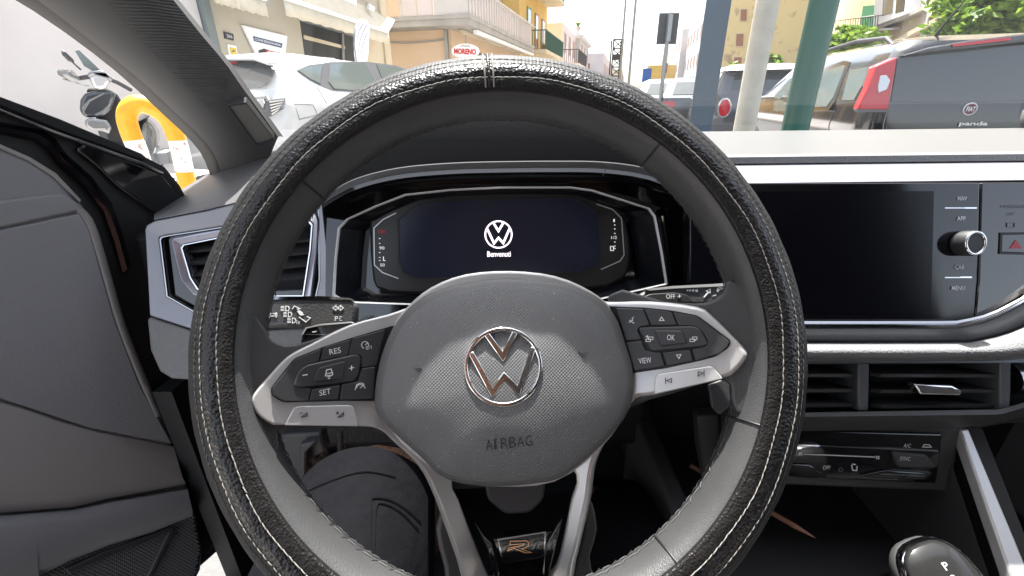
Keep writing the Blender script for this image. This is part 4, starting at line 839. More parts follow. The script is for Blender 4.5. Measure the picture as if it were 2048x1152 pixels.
pv2 = obox('pavement', 5, 60, 6.0, 12, 0, .12, EX['pave'], bevel=.01); pv2['kind'] = 'structure'
# ------------------------------------------------ dealership on the left
A = FP(-7.0)
sA, sB = sc(424, 60, A), sc(773, 60, A)
DL = thing('dealership_building', 'beige shopfront building with cream awnings and dealer signs', 'building', tuple(S_*((sA+sB)/2) - R_*8))
obox('wall', sA, sB, -12, -7.0, 0, 7.5, EX['beige'], DL)
obox('wall_edge', sB-.35, sB+.0, -6.998, -6.93, 0, 7.5, EX['cream'], DL)
WH = thing('white_building', 'plain white rendered building behind the scooter', 'building', tuple(S_*(sA-6) - R_*8))
obox('wall', sA-16, sA-.22, -12, -6.96, 0, 6.5, EX['white'], WH); obox('plinth', sA-16, sA-.22, -6.958, -6.93, .12, .35, EX['concrete'], WH); obox('downpipe', sA-.2, sA-.03, -7, -6.88, 0, 6.5, mm('grey green pipe', (.16, .19, .19), .5), WH)
def on(name, px, h, th, m, parent, P=A, **k): return plate(name, px, lift(P, h), th, m, parent, **k)
win = on('shop_window', [(600,38),(712,72),(712,135),(616,150)], .012, .02, EX['dark'], DL); on('window_frame', [(596,34),(716,70),(716,76),(604,42)], .05, .06, EX['metal'], win); on('window_mullion', [(684,64),(688,65),(690,135),(686,136)], .05, .05, EX['metal'], win)
on('window_shelf', [(608,70),(690,92),(690,98),(609,78)], .03, .03, EX['cream'], win); on('side_panel', [(716,70),(768,84),(768,135),(718,135)], .02, .03, EX['cream'], DL)
sg = on('house_number', [(449,63),(467,68),(468,81),(451,77)], .03, .03, mm('number plate', (.03, .035, .045), .4), DL); text('206', (459,72.5), 10, 5.5, lift(A, .032), EX['signwhite'], sg, (10, 2.4))
sg = on('notice', [(455,88),(473,92),(476,115),(459,114)], .02, .02, EX['signwhite'], DL); on('notice_print', [(459,94),(472,97),(474,110),(462,109)], .023, .003, EX['yellow'], sg); icon('notice_mark', [[(464,104),(467,101),(470,103)]], 2, lift(A, .024), EX['navy'], sg)
DS = thing('dealer_sign', 'white trapezoid dealer sign lettered CONCESSIONARIA on the beige wall', 'sign', tuple(hit(530, 90, A)))
bd = on('board', [(484,50),(575,72),(570,118),(520,125)], .05, .03, EX['signwhite'], DS); on('blue_band', [(506,72),(565,87),(563,96),(508,82)], .054, .003, EX['navy'], bd)
text('CONCESSIONARIA', (536.5,84.5), 48, 4.6, lift(A, .056), EX['signwhite'], bd, (10, 2.5), bold=.01); text('KYMCO', (551,106.5), 34, 7, lift(A, .055), EX['redp'], bd, (10, 1.6), bold=.02)
on('emblem', [(517,101),(528,97),(540,101),(534,104),(526,118),(520,118)], .055, .002, mm('sign charcoal', (.03, .03, .03), .5), bd)
AW = thing('awning', 'long cream shop awning with a hanging valance over the shop window', 'awning', tuple(hit(680, 40, A)))
def awning(root, px_top, px_val, out):
    a = [hit(x, y, A) for x, y in px_top]; B = FP(-7.0 + out); b = [hit(x, y, B) for x, y in px_val]
    loft('canopy', [a, b], EX['awning'], root, smooth=False, solid=.01)
    n = 40; p = resample(b, n); q = [x - Zz*(.26 + .012*math.sin(i*1.7)) + R_*(.02*math.sin(i*.9)) for i, x in enumerate(p)]
    loft('valance', [p, [x.lerp(y, .5) + R_*(.015*math.sin(i*1.3)) for i, (x, y) in enumerate(zip(p, q))], q], EX['awning'], root, ang=180, solid=.006)
    tube('front_bar', [b[0] + Zz*.02, b[-1] + Zz*.02], .035, EX['signwhite'], root, 10)
awning(AW, [(570,-60),(790,40)], [(566,-2),(776,66)], .7)
AW2 = thing('awning', 'short cream awning end beside the house number', 'awning', tuple(hit(500, 0, A)))
awning(AW2, [(400,-120),(532,-60)], [(420,-34),(531,1)], .5); tube('arm', [hit(528, 18, A), hit(534, 2, FP(-6.5))], .04, EX['concrete'], AW2, 6)
TB = thing('fascia_sign', 'white shop fascia board with coloured brand roundels above the awning', 'sign', tuple(hit(690, 0, A)))
fb = on('board', [(600,-42),(714,-12),(713,27),(602,-10)], .12, .06, EX['signwhite'], TB); on('frame_edge', [(600,-10),(713,26),(713,29),(600,-6)], .13, .04, EX['metal'], TB)
icon('roundel', [circ(663,-1,6,12)], 3, lift(A, .122), EX['navy'], fb); on('shield', [(679,-4),(687,-2),(687,6),(683,10),(679,5)], .124, .003, EX['blue'], fb); text('Gilera', (700,12), 15, 9, lift(A, .124), EX['redp'], fb, (10, 3), bold=.03)
CT = thing('security_camera', 'small white security camera on a bracket at the wall corner', 'camera', tuple(hit(745, 18, A)))
tube('bracket', [hit(739,10,A), hit(739,12,FP(-6.75))], .04, EX['signwhite'], CT, 6); tube('camera_body', [hit(737,13,FP(-6.72)), hit(747,19,FP(-6.66))], .07, EX['signwhite'], CT, 10); tube('lens', [hit(746,18,FP(-6.66)), hit(748,20,FP(-6.64))], .05, EX['dark'], CT, 10)
FL_ = thing('feather_flag', 'white feather flag banner standing before the shopfront', 'flag', tuple(hit(720, 110, FP(-5.6))))
fp = FP(-5.6); plate('banner', [(712,132),(708,80),(712,52),(722,40),(733,40),(739,52),(738,80),(733,132)], fp, .006, EX['signwhite'], FL_, curve=2)
icon('banner_print', [[(734,50),(727,62),(720,82),(717,104)],[(735,66),(729,78),(724,98),(722,112)],[(727,47),(719,60),(714,78)]], 2.4, lift(fp, .002), mm('banner violet', (.35, .33, .5), .6), FL_); fb0 = hit(708, 90, fp); tube('pole', [V((fb0.x, fb0.y, .12)), fb0, hit(710, 56, fp), hit(722, 39, fp)], .02, EX['metal'], FL_, 6)
# ------------------------------------------------ corner building with the balcony
B = FP(-6.4); sC = sc(905, 125, B)
MB = thing('corner_building', 'peach corner building with a wraparound concrete balcony and bar sign', 'building', tuple(S_*(sC+6) - R_*10))
sE = sC + 10.5
obox('ground_floor', sC, sE, -18, -6.4, 0, 3.3, EX['peach'], MB); obox('upper_floor', sC+.9, sE, -18, -7.3, 3.5, 7, EX['pinkw'], MB)
obox('balcony_slab', sC-1.0, sE-.3, -18, -5.4, 3.22, 3.46, EX['concrete'], MB); obox('slab_edge', sC-1.04, sE-.3, -18, -5.36, 3.40, 3.52, EX['concrete'], MB)
for k in range(6): obox('parapet_panel', sC-1.0, sC-.94, -6.6-k*1.25-1.2, -6.6-k*1.25, 3.53, 4.4, EX['peach'] if k else EX['pinkw'], MB)
for k in range(8): obox('parapet_panel', sC-.95+k*1.3, sC+.29+k*1.3, -5.46, -5.40, 3.53, 4.4, EX['pinkw'], MB)
mk('corner_panel', [S_*(sC-1.0)+R_*-6.55+Zz*3.53, S_*(sC-.97)+R_*-5.42+Zz*3.53, S_*(sC-.97)+R_*-5.42+Zz*4.4, S_*(sC-1.0)+R_*-6.55+Zz*4.4], [(0,1,2,3)], EX['white'], MB)
for k in range(12): obox('parapet_groove', sC-1.012, sC-.938, -6.62-k*.55-.03, -6.62-k*.55, 3.55, 4.38, EX['cream'], MB)
for k in range(30): obox('parapet_bar', sC-.9+k*.34, sC-.86+k*.34, -5.39, -5.37, 3.55, 4.35, EX['white'], MB)
obox('handrail', sC-1.05, sE-.3, -5.50, -5.34, 4.4, 4.46, EX['white'], MB); obox('handrail', sC-1.05, sC-.9, -18, -5.5, 4.4, 4.46, EX['concrete'], MB)
obox('soffit_beam', sC+.2, sE, -5.62, -5.48, 3.08, 3.2, EX['signwhite'], MB); obox('soffit_beam', sC, sE, -6.1, -5.95, 3.10, 3.2, EX['cream'], MB)
obox('downpipe', sC-.12, sC-.02, -6.62, -6.5, 0, 3.2, EX['metal'], MB); tube('cable', [S_*(sC-.05)+R_*-l+Zz*(2.95-.1*math.sin(l)) for l in (6.6, 7.4, 8.2, 9.2, 11)], .03, EX['metal'], MB, 5)
for k in range(2): obox('shopfront', sC+.9+k*4.2, sC+4.2+k*4.2, -6.41, -6.37, .3, 2.7, EX['dark'], MB)
for k in range(3): w = obox('window', sC+1.6+k*2.8, sC+2.7+k*2.8, -7.32, -7.27, 3.55, 5.8, EX['cream'], MB); obox('pane', sC+1.75+k*2.8, sC+2.55+k*2.8, -7.268, -7.26, 3.6, 5.65, EX['carglass2'], w)
for k in range(2): w = obox('window', sC+.86, sC+.92, -11.5-k*2.6, -10.2-k*2.6, 3.6, 5.6, EX['cream'], MB)
MS = thing('bar_sign', 'oval white sign lettered MORENO under the balcony', 'sign', tuple(hit(931, 102, FP(-5.9))))
mp = (S_*(sC-.35) + R_*-5.9, -S_); v = [hit(x, y, mp) for x, y in circ(930,102,27,28,0,360,ry=15)[:-1]]; vs, fs = prism(v, S_*.12); ov = mk('panel', vs, fs, EX['signwhite'], MS)
text('MORENO', (930,103), 45, 12, lift(mp, .004), EX['redp'], ov, (10, .4), bold=.05); icon('crown_mark', [[(921,93),(927,91),(931,92.5),(937,91.5),(940,94)]], 1.5, lift(mp, .004), EX['metal'], ov); tube('bracket', [hit(930, 88, mp) + S_*.06, hit(930, 70, mp) + S_*.06], .03, EX['metal'], MS, 6)
# ------------------------------------------------ ochre and further houses on the left
def balcony(root, s0, s1, l0, l1, z, m_slab, m_rail, bars=True):
    sl_ = obox('balcony', s0, s1, l0, l1, z-.2, z, m_slab, root)
    parts = []
    for k in range(int((s1-s0)/.16)+1): parts.append(boxv(S_*(s0+k*.16) + R_*(l1-.04) + Zz*(z+.48), .03, .03, .96, R_, S_))
    for k in range(int((l1-l0)/.16)+1): parts.append(boxv(S_*(s0+.03) + R_*(l0+k*.16) + Zz*(z+.48), .03, .03, .96, R_, S_))
    b = multi('railing', parts, m_rail, sl_); obox('top_rail', s0, s1, l1-.08, l1, z+.95, z+1.0, m_rail, sl_); obox('end_rail', s0, s0+.06, l0, l1-.08, z+.95, z+1.0, m_rail, sl_)
sY0 = sE + .02; sY1 = sY0 + 9
YB = thing('ochre_building', 'ochre yellow building with railed balconies past the corner building', 'building', tuple(S_*(sY0+4) - R_*10))
obox('wall', sY0, sY1, -16, -6.3, 0, 14, EX['ochre'], YB)
for z in (3.5, 6.9, 10.3):
    balcony(YB, sY0+1.2, sY1-.4, -6.3, -5.0, z, EX['cream'], EX['rail'])
    for k in range(3):
        w = obox('door', sY0+1.9+k*2.4, sY0+3.0+k*2.4, -6.302, -6.25, z+.01, z+2.3, EX['green'] if k == 0 else EX['shutter'], YB); obox('pane', sY0+2.05+k*2.4, sY0+2.85+k*2.4, -6.249, -6.24, z+.9, z+2.2, EX['carglass'], w)
    obox('flower_box', sY0+2, sY0+3.4, -5.4, -5.1, z+.02, z+.3, EX['shutter'], YB)
def house(name, label, s0, s1, l, h, m, side=-1, cornice=None, doors=EX['shutter'], rows=2, cols=3, depth=8):
    T = thing(name, label, 'building', tuple(S_*((s0+s1)/2) + R_*(l + side*3)))
    a, b = (l - depth, l) if side < 0 else (l, l + depth); obox('wall', s0, s1, a, b, 0, h, m, T)
    if cornice: obox('cornice', s0-.3, s1+.2, a-.3, b+.3, h, h+.35, cornice, T)
    f0, f1 = (l+.001, l+.06) if side < 0 else (l-.06, l-.001)
    for i in range(rows):
        for k in range(cols):
            c = s0 + (k+.5)*(s1-s0)/cols; z = 1.0 + i*3.1
            w = obox('window', c-.55, c+.55, f0, f1, z, z+1.6, EX['white'], T); obox('pane', c-.42, c+.42, f0+(.062 if side < 0 else -.012), f1+(.012 if side < 0 else -.062), z+.12, z+1.48, doors, w)
    # gable windows facing the camera
    for i in range(rows):
        lc = l + side*2.5; w = obox('window', s0-.06, s0-.001, lc-.5, lc+.5, 1.0+i*3.1, 2.6+i*3.1, EX['white'], T); obox('pane', s0-.075, s0-.062, lc-.38, lc+.38, 1.12+i*3.1, 2.48+i*3.1, doors, w)
    return T
hs = sY1 + 3
h1 = house('townhouse', 'flat pinkish townhouse with a jutting balcony past the ochre building', hs, hs+9, -5.6, 6.2, EX['pinkw'])
balcony(h1, hs+.5, hs+8, -5.6, -4.3, 3.4, EX['pinkw'], EX['darkrail'])
h2 = house('townhouse', 'white townhouse with a roof cornice topped by an urn plant', hs+9.5, hs+19, -5.2, 6.0, EX['white'], cornice=EX['white'])
UR = thing('urn_planter', 'small urn with a spiky plant on the white house cornice', 'planter', tuple(S_*(hs+9.8) + R_*-5.4 + Zz*6.35))
ub = S_*(hs+9.8) + R_*-5.5 + Zz*6.35
vs, fs = tubev([ub, ub + Zz*.25, ub + Zz*.4, ub + Zz*.7], [.12, .08, .22, .26], 10); mk('urn', vs, fs, EX['concrete'], UR)
multi('leaves', [tubev([ub + Zz*.7, ub + Zz*1.0 + V((.2*math.cos(a), .2*math.sin(a), 0)), ub + Zz*1.15 + V((.45*math.cos(a), .45*math.sin(a), 0))], [.05, .05, .01], 4) for a in [k*.7 for k in range(9)]], EX['leaf'], UR)
house('townhouse', 'low grey flat roofed block in front of the white townhouse', hs+22, hs+32, -3.2, 3.4, mm('dark grey wall', (.10, .11, .11), .7), rows=1)
house('far_house', 'pale far house closing the left side of the street', hs+40, hs+75, -4.6, 7, EX['pinkw'], cols=8)
house('far_house', 'cream low house at the far end of the street', hs+80, hs+110, -2.5, 6.5, EX['cream'], cols=8); 
house('far_house', 'yellow painted far house behind the blue street sign', hs+46, hs+60, 2.6, 5.4, EX['ochre'], side=1, cols=4, depth=6)
house('far_house', 'white terraced house on the right beyond the posts', 42, 56, 8.2, 9.5, EX['white'], side=1, cols=5, rows=3, cornice=EX['concrete'])
house('far_house', 'greyish terraced house further along the right side', 57, 80, 7.6, 9.8, EX['pinkw'], side=1, cols=7, rows=3); house('far_house', 'low pale house farthest along the right side', 81, 130, 6.8, 10, EX['white'], side=1, cols=9, rows=3)
# ------------------------------------------------ right-hand facades
pa_ = atY(1440, 120, 24.0); d1 = V((.955, -.296, 0)); n1 = V((.296, .955, 0))
OB = thing('old_building', 'peeling yellow apartment block with small brown shuttered windows', 'building', (pa_.x+4, pa_.y+3, 0))
wb = atY(1648, 120, 22.2); wl_ = (V((wb.x, wb.y, 0)) - V((pa_.x, pa_.y, 0))).dot(d1)
obox('wall', 0, 9, 0, wl_, 0, 14, EX['old'], OB, s=n1, r=d1, o=V((pa_.x, pa_.y, 0)))
op = (V((pa_.x, pa_.y, 0)), -n1)
for x, y, w, h in ((1488,30,12,22),(1540,28,9,22),(1480,80,14,24),(1535,77,10,24),(1476,126,15,22),(1560,128,14,22)):
    f = plate('window', [(x-w/2-1.5,y-h/2-1.5),(x+w/2+1.5,y-h/2-2),(x+w/2+.5,y+h/2+1),(x-w/2-2.5,y+h/2+2)], lift(op, .04), .06, EX['cream'], OB); plate('shutter', [(x-w/2,y-h/2),(x+w/2,y-h/2-.5),(x+w/2-1,y+h/2),(x-w/2-1,y+h/2)], lift(op, .06), .03, EX['shutter'], f)
tube('drainpipe', [hit(1646, -60, lift(op, .12)), hit(1618, 120, lift(op, .12))], .1, EX['concrete'], OB, 8)
h28 = math.radians(24); s28 = V((math.sin(h28), math.cos(h28), 0)); r28 = V((math.cos(h28), -math.sin(h28), 0)); pc = atY(1652, 80, 33); pc.z = 0
RB = thing('weathered_building', 'weathered stone building with a green balcony door and white bay window', 'building', tuple(pc + r28*4))
obox('wall', -27, 0, 0, 6, 0, 16, EX['old2'], RB, s=s28, r=r28, o=pc); rp = (pc, -r28)
def onr(name, px, h, th, m, root=RB): return plate(name, px, lift(rp, h), th, m, root)
onr('upper_wall', [(1668,-60),(1760,-90),(1757,35),(1662,75)], .02, .04, mm('pale yellow plaster', (.68, .60, .38), .85)); gdoor = onr('balcony_door', [(1726,12),(1749,10),(1744,53),(1718,60)], .06, .08, EX['green']); onr('door_rail', [(1722,34),(1747,30),(1747,32),(1722,36)], .07, .02, EX['signwhite'], gdoor)
bal = onr('balcony_slab', [(1668,66),(1770,56),(1770,60),(1668,70)], .5, .55, EX['concrete'])
parts = [strokev([hit(1670+k*5, 66-k*.6, lift(rp, .48)), hit(1672+k*5, 42-k*.6, lift(rp, .48))], .02, -r28*.02) for k in range(18)] + [strokev([hit(1671, 42, lift(rp, .48)), hit(1768, 30, lift(rp, .48))], .03, -r28*.03)]
multi('railing', parts, EX['darkrail'], bal)
bay = onr('bay_window', [(1752,-30),(1830,-60),(1812,27),(1746,53)], .35, .4, EX['signwhite']); onr('pane', [(1766,-10),(1788,-20),(1784,27),(1764,32)], .36, .02, EX['carglass2'], bay); onr('pane', [(1794,-20),(1814,-30),(1808,22),(1790,27)], .36, .02, EX['carglass'], bay)
onr('cornice', [(1745,56),(1845,14),(1845,20),(1746,63)], .25, .3, EX['concrete']); onr('lower_cornice', [(1755,97),(1850,45),(1900,25),(1900,32),(1850,55),(1756,104)], .2, .25, EX['old2'])
onr('shuttered_window', [(1860,-30),(1905,-50),(1905,14),(1857,36)], .08, .1, EX['shutter']); parts = []
multi('shutter_slats', [strokev([hit(1861+k*5, -30-k*2.2, lift(rp, .10)), hit(1859+k*5, 34-k*2.2, lift(rp, .10))], .05, -r28*.03) for k in range(9)], EX['cream'], RB)
onr('pilaster', [(1848,-60),(1860,-66),(1850,100),(1838,104)], .12, .15, EX['concrete'])
# ------------------------------------------------ trees
def leafcrown(c, rx, ry, rz, n, size, seed):
    rnd = random.Random(seed); parts = []; cl = []
    for _ in range(max(8, n // 60)):
        u = V((rnd.gauss(0, 1), rnd.gauss(0, 1), rnd.gauss(0, .9))).normalized() * rnd.uniform(.45, .95); cl.append((V((u.x*rx, u.y*ry, u.z*rz)), rnd.uniform(.22, .42)))
    vs, fs = [], []
    for _ in range(n):
        cc, cr_ = rnd.choice(cl); p = c + cc + V((rnd.gauss(0, .45)*cr_*rx, rnd.gauss(0, .45)*cr_*ry, rnd.gauss(0, .45)*cr_*rz))
        a = V((rnd.gauss(0, 1), rnd.gauss(0, 1), rnd.gauss(0, .5))).normalized(); b = a.cross(V((rnd.gauss(0, 1), rnd.gauss(0, 1), rnd.gauss(0, 1)))).normalized(); s = size*rnd.uniform(.6, 1.3)
        k = len(vs); vs += [p - a*s, p + b*s*.5 - a*s*.1, p + a*s, p - b*s*.5 - a*s*.1]; fs.append((k, k+1, k+2, k+3))
    return vs, fs
def tree(label, px, py, y, wpx, hpx, n, size, seed):
    c = atY(px, py, y); k = (c - CAM).dot(Fw) / FPX; T = thing('street_tree', label, 'tree', (c.x, c.y, 0), 'trees along the far pavement')
    vs, fs = leafcrown(c, wpx/2*k, wpx/2*k, hpx/2*k, n, size, seed); mk('crown', vs, fs, EX['leaf'], T, fix=False)
    vs, fs = tubev([V((c.x, c.y, 0)), V((c.x+.03, c.y, c.z*.5)), c], [.13, .10, .06], 8); tr = mk('trunk', vs, fs, EX['trunk'], T, smooth=True)
    for a in range(5): q = c + V((math.cos(a*1.3)*wpx*.3*k, math.sin(a*1.3)*wpx*.3*k, hpx*.2*k)); v, f = tubev([c - Zz*hpx*.35*k, q], [.05, .015], 6); mk('limb', v, f, EX['trunk'], T)
tree('trimmed bright green tree rising behind the black car roof', 1698, 90, 14, 112, 60, 2600, .10, 1); tree('large leafy tree overhanging the black car by the stone building', 1985, 18, 9.5, 190, 125, 4200, .10, 2)
tree('small tree between the cream and green posts', 1534, 124, 17, 52, 40, 1100, .10, 3); tree('small tree behind the cream post and slate car', 1470, 142, 18, 44, 28, 900, .10, 4); tree('far yellow green tree beyond the slate blue post', 1384, 172, 26, 50, 40, 1000, .14, 5)
# ------------------------------------------------ posts, poles, sign
def post(name, label, px0, px1, y0, Y, m, square=True, w=None, cat='post'):
    """upright whose axis passes the two pixels at distance Y"""
    a, b = atY(*px0, Y), atY(*px1, Y); T = thing(name, label, cat, (a.x, a.y, 0)); k = (a - CAM).dot(Fw) / FPX * w/2
    if square:
        v = V((a.x, Y, 0)).normalized(); u = V((v.y, -v.x, 0)); vs, fs = boxv(V((a.x, Y, 2.1)), 2*k, 2*k, 4.2, u, v); mk('shaft', vs, fs, m, T, bevel=.006)
    else: tube('shaft', [V((a.x, Y, 0)), V((a.x, Y, 4.2))], k, m, T, 20)
    box('base_plate', (a.x-k*1.5, Y-k*1.5, 0), (a.x+k*1.5, Y+k*1.5, .015), EX['metal'], T); return T
post('canopy_post', 'square slate blue metal post beside the cream post', (1408,200), (1420,0), 0, 3.0, EX['postblue'], w=43); post('canopy_post', 'round cream painted post between the blue and green posts', (1499,200), (1515,0), 0, 3.3, EX['postcream'], False, w=41); post('canopy_post', 'round dark green post in front of the black car', (1603,200), (1640,0), 0, 2.75, EX['postgreen'], False, w=50)
TS = thing('road_sign', 'rectangular road sign seen from behind on a grey pole', 'road sign', tuple(V((atY(1320,190,13).x, 13, 0))))
t0 = atY(1322, 190, 13); kz = (t0 - CAM).dot(Fw) / FPX; tz = atY(1334, 25, 13).z; tube('pole', [V((t0.x, 13, 0)), V((t0.x, 13, tz))], kz*4, EX['metal'], TS, 10)
b0 = atY(1336, 87, 12.9).z; xa, xb = atY(1317, 60, 13).x, atY(1357, 60, 13).x; box('panel', (xa, 13.06, b0), (xb, 13.09, tz), mm('sign back grey', (.10, .10, .10), .5, bump=[('wave', 30, .5, .01)]), TS, bevel=.004); box('stiffener', (t0.x-.05, 12.9, b0+.05), (t0.x+.05, 13.055, tz-.05), EX['metal'], TS)
def pole(name, label, px, y, Y, r, top, cat='pole'):
    a = atY(px, y, Y); T = thing(name, label, cat, (a.x, Y, 0)); tube('shaft', [V((a.x, Y, 0)), V((a.x, Y, top))], [r, r*.6], EX['metal'], T, 8); tube('base', [V((a.x, Y, 0)), V((a.x, Y, .5))], r*1.6, EX['metal'], T, 8); return T, a
pole('lamp_pole', 'tall thin grey pole standing beside the lattice tower', 1239, 160, 30, .07, 20); pole('lamp_pole', 'tall thin pole nearer the road sign', 1258, 160, 26, .07, 20)
tq = atY(1230, 150, 34); LT = thing('lattice_tower', 'narrow dark lattice tower between the white house and the thin poles', 'tower', (tq.x, 34, 0)); tt = atY(1230, 80, 34).z; parts = []
for x in (-.32, .32):
    for y in (-.32, .32): parts.append(tubev([V((tq.x+x, 34+y, 0)), V((tq.x+x, 34+y, tt))], .05, 5))
multi('uprights', parts, EX['darkrail'], LT); parts = []
for k in range(8):
    z0, z1 = tt*k/8, tt*(k+1)/8; parts += [tubev([V((tq.x-.32, 33.68, z0)), V((tq.x+.32, 33.68, z1))], .035, 5), tubev([V((tq.x+.32, 33.68, z0)), V((tq.x-.32, 33.68, z1))], .035, 5), boxv(V((tq.x, 33.68, z1)), .7, .06, .08)]
multi('bracing', parts, EX['darkrail'], LT); box('panel', (tq.x-.32, 33.6, tt*.72), (tq.x+.32, 33.64, tt*.8), EX['darkrail'], LT)
bs = atY(1294, 150, 40); BS = thing('blue_sign', 'blue rectangular street sign far down the road', 'sign', (bs.x, 40, 0)); box('panel', (bs.x-.35, 40, atY(1294,164,40).z), (bs.x+.35, 40.06, atY(1294,137,40).z), EX['blue'], BS); tube('pole', [V((bs.x, 40.1, 0)), V((bs.x, 40.1, atY(1294,138,40).z))], .06, EX['metal'], BS, 8)
# ------------------------------------------------ yellow hoop barrier
HB = thing('hoop_barrier', 'yellow and white chipped tubular hoop barrier beside the open door', 'barrier', tuple(V((-1.75, 2.2, .12))))
hp = (V((-1.72, 2.25, .6)), V((.62, -.78, 0)).normalized())
hpx = [(388,420),(372,355),(360,300),(345,255),(325,228),(298,212),(276,208),(259,218),(254,238),(262,268),(275,300),(290,350),(300,400)]
P = [hit(p.x, p.y, hp) for p in cr([V((a, b, 0)) for a, b in hpx], False, 5)]
a0, a1 = P[0], P[-1]; 
iw0 = min(range(len(P)//2), key=lambda i: abs(hpx[0][1]*0 + (P[i] - hit(368, 345, hp)).length)); iy0 = min(range(len(P)//2), key=lambda i: (P[i] - hit(352, 277, hp)).length)
jy = min(range(len(P)//2, len(P)), key=lambda i: (P[i] - hit(268, 280, hp)).length)
hr = .040
tube('hoop_top', P[iy0:jy+1], hr, EX['hoop'], HB, 14); tube('white_band', P[iw0:iy0+1], hr*.995, EX['hoopw'], HB, 14); tube('leg', [V((a0.x, a0.y, .12)), a0] + P[1:iw0+1], hr, EX['hoop'], HB, 14)
tube('white_band', P[jy:], hr*.995, EX['hoopw'], HB, 14); tube('leg', [a1, V((a1.x, a1.y, .12))], hr, EX['hoop'], HB, 14)
# ------------------------------------------------ scooter
SCt = thing('scooter', 'parked dark grey scooter with mirror and clear headlamp against the white wall', 'scooter', tuple(V((-4.1, 4.7, .12))))
k0 = hit(205, 170, (V((-3.9, 4.6, 0)), V((.65, -.76, 0)))); sn = V((.62, -.785, 0)).normalized(); spn = (V((-3.95, 4.65, 0)), sn)
def sp_(name, px, h, th, m, b=.02, **k): return plate(name, px, lift(spn, h), th, EX[m] if isinstance(m, str) else m, SCt, bevel=b, seg=3, **k)
sp_('apron', [(160,200),(168,186),(190,182),(226,180),(231,192),(222,222),(205,234),(170,236),(158,222)], .05, .18, 'scoot', .03); sp_('inner_fairing', [(172,176),(214,176),(236,190),(252,220),(266,300),(222,310),(212,262),(196,236),(176,200)], -.05, .14, 'tyre', .03); sp_('apron_trim', [(164,215),(176,200),(206,186),(210,187),(180,203),(169,222),(168,230)], .055, .01, 'scootl', .002); sp_('apron_trim', [(190,228),(206,220),(220,206),(218,214),(205,228),(192,232)], .056, .01, 'scootl', .002)
sp_('headlamp', [(176,152),(190,146),(210,148),(222,160),(214,176),(200,180),(186,176)], .08, .14, 'lampclear', .03); sp_('headlamp_cowl', [(172,150),(180,142),(205,140),(226,156),(222,166),(210,150),(190,149),(180,156)], .09, .12, 'scootl', .02)
sp_('windscreen', [(168,132),(150,102),(158,100),(190,130),(200,140),(185,142)], -.02, .012, 'carglass2', .003); sp_('front_fender', [(168,240),(180,236),(214,240),(224,256),(218,270),(208,262),(186,262),(170,252)], .12, .16, 'scootl', .03)
fw = hit(228, 285, spn)
def wheel(name, c, ax, r, w, root, m_t, m_r):
    a = ax.normalized(); u = a.orthogonal().normalized(); v = a.cross(u); n = 28
    def rg(rr, h): return [c + a*h + (u*math.cos(2*math.pi*k/n) + v*math.sin(2*math.pi*k/n))*rr for k in range(n)]
    t = loft('wheel', [rg(r*.68, -w/2), rg(r*.95, -w/2), rg(r, -w*.35), rg(r, w*.35), rg(r*.95, w/2), rg(r*.68, w/2)], m_t, root, closed=True, ang=60)
    loft('rim', [rg(r*.68, -w*.42), rg(r*.6, -w*.3), rg(r*.2, -w*.3)], m_r, t, closed=True, caps=True); loft('rim', [rg(r*.68, w*.42), rg(r*.6, w*.3), rg(r*.2, w*.3)], m_r, t, closed=True, caps=True)
fwd = V((.45, -.89, 0)).normalized(); wheel('wheel', V((fw.x-.05, fw.y+.1, .12+.27)), fwd.cross(Zz), .27, .12, SCt, EX['tyre'], EX['metal'])
tube('handlebar', [hit(130,152,lift(spn,-.05)), hit(160,156,lift(spn,.0)), hit(200,150,lift(spn,.02)), hit(235,165,lift(spn,-.05)), hit(262,180,lift(spn,-.12))], .02, EX['darkrail'], SCt, 8); tube('hand_guard', [hit(120,145,spn), hit(140,150,lift(spn,.05)), hit(152,160,lift(spn,.02))], [.03, .05, .04], EX['scootl'], SCt, 10)
tube('brake_lever', [hit(125,158,lift(spn,.04)), hit(150,166,lift(spn,.04)), hit(178,172,lift(spn,.04))], .008, EX['metal'], SCt, 6)
mc = hit(133, 112, spn); tube('mirror_stem', [hit(162,140,spn), hit(145,124,spn), mc], .008, EX['darkrail'], SCt, 6); sp_('mirror', [(121,100),(132,104),(148,120),(148,126),(136,122),(124,110)], .02, .05, 'carblack', .015)
bk = -fwd; bb = V((fw.x, fw.y, 0)); 
loft('body', [[bb + bk*d + fwd.cross(Zz)*(w*math.cos(t)) + Zz*(z + h*math.sin(t)) for t in [2*math.pi*k/14 for k in range(14)]] for d, w, z, h in ((.1, .12, .75, .25), (.35, .16, .5, .12), (.6, .17, .48, .14), (.9, .18, .62, .22), (1.3, .17, .68, .2), (1.6, .08, .75, .08))], EX['scoot'], SCt, closed=True, caps=True)
loft('saddle', [[bb + bk*d + fwd.cross(Zz)*(w*math.cos(t)) + Zz*(z + h*math.sin(t)) for t in [2*math.pi*k/14 for k in range(14)]] for d, w, z, h in ((.75, .10, .82, .03), (.95, .16, .86, .05), (1.4, .15, .9, .05), (1.6, .08, .92, .03))], EX['tyre'], SCt, closed=True, caps=True)
wheel('wheel', V((bb.x, bb.y, .39)) + bk*1.3, fwd.cross(Zz), .27, .13, SCt, EX['tyre'], EX['metal'])
multi('engine_case', [boxv(bb + bk*.9 + Zz*.42, .3, .5, .2, fwd.cross(Zz), bk), boxv(bb + bk*1.1 + fwd.cross(Zz)*-.2 + Zz*.4, .1, .5, .12, fwd.cross(Zz), bk)], EX['metal'], SCt)
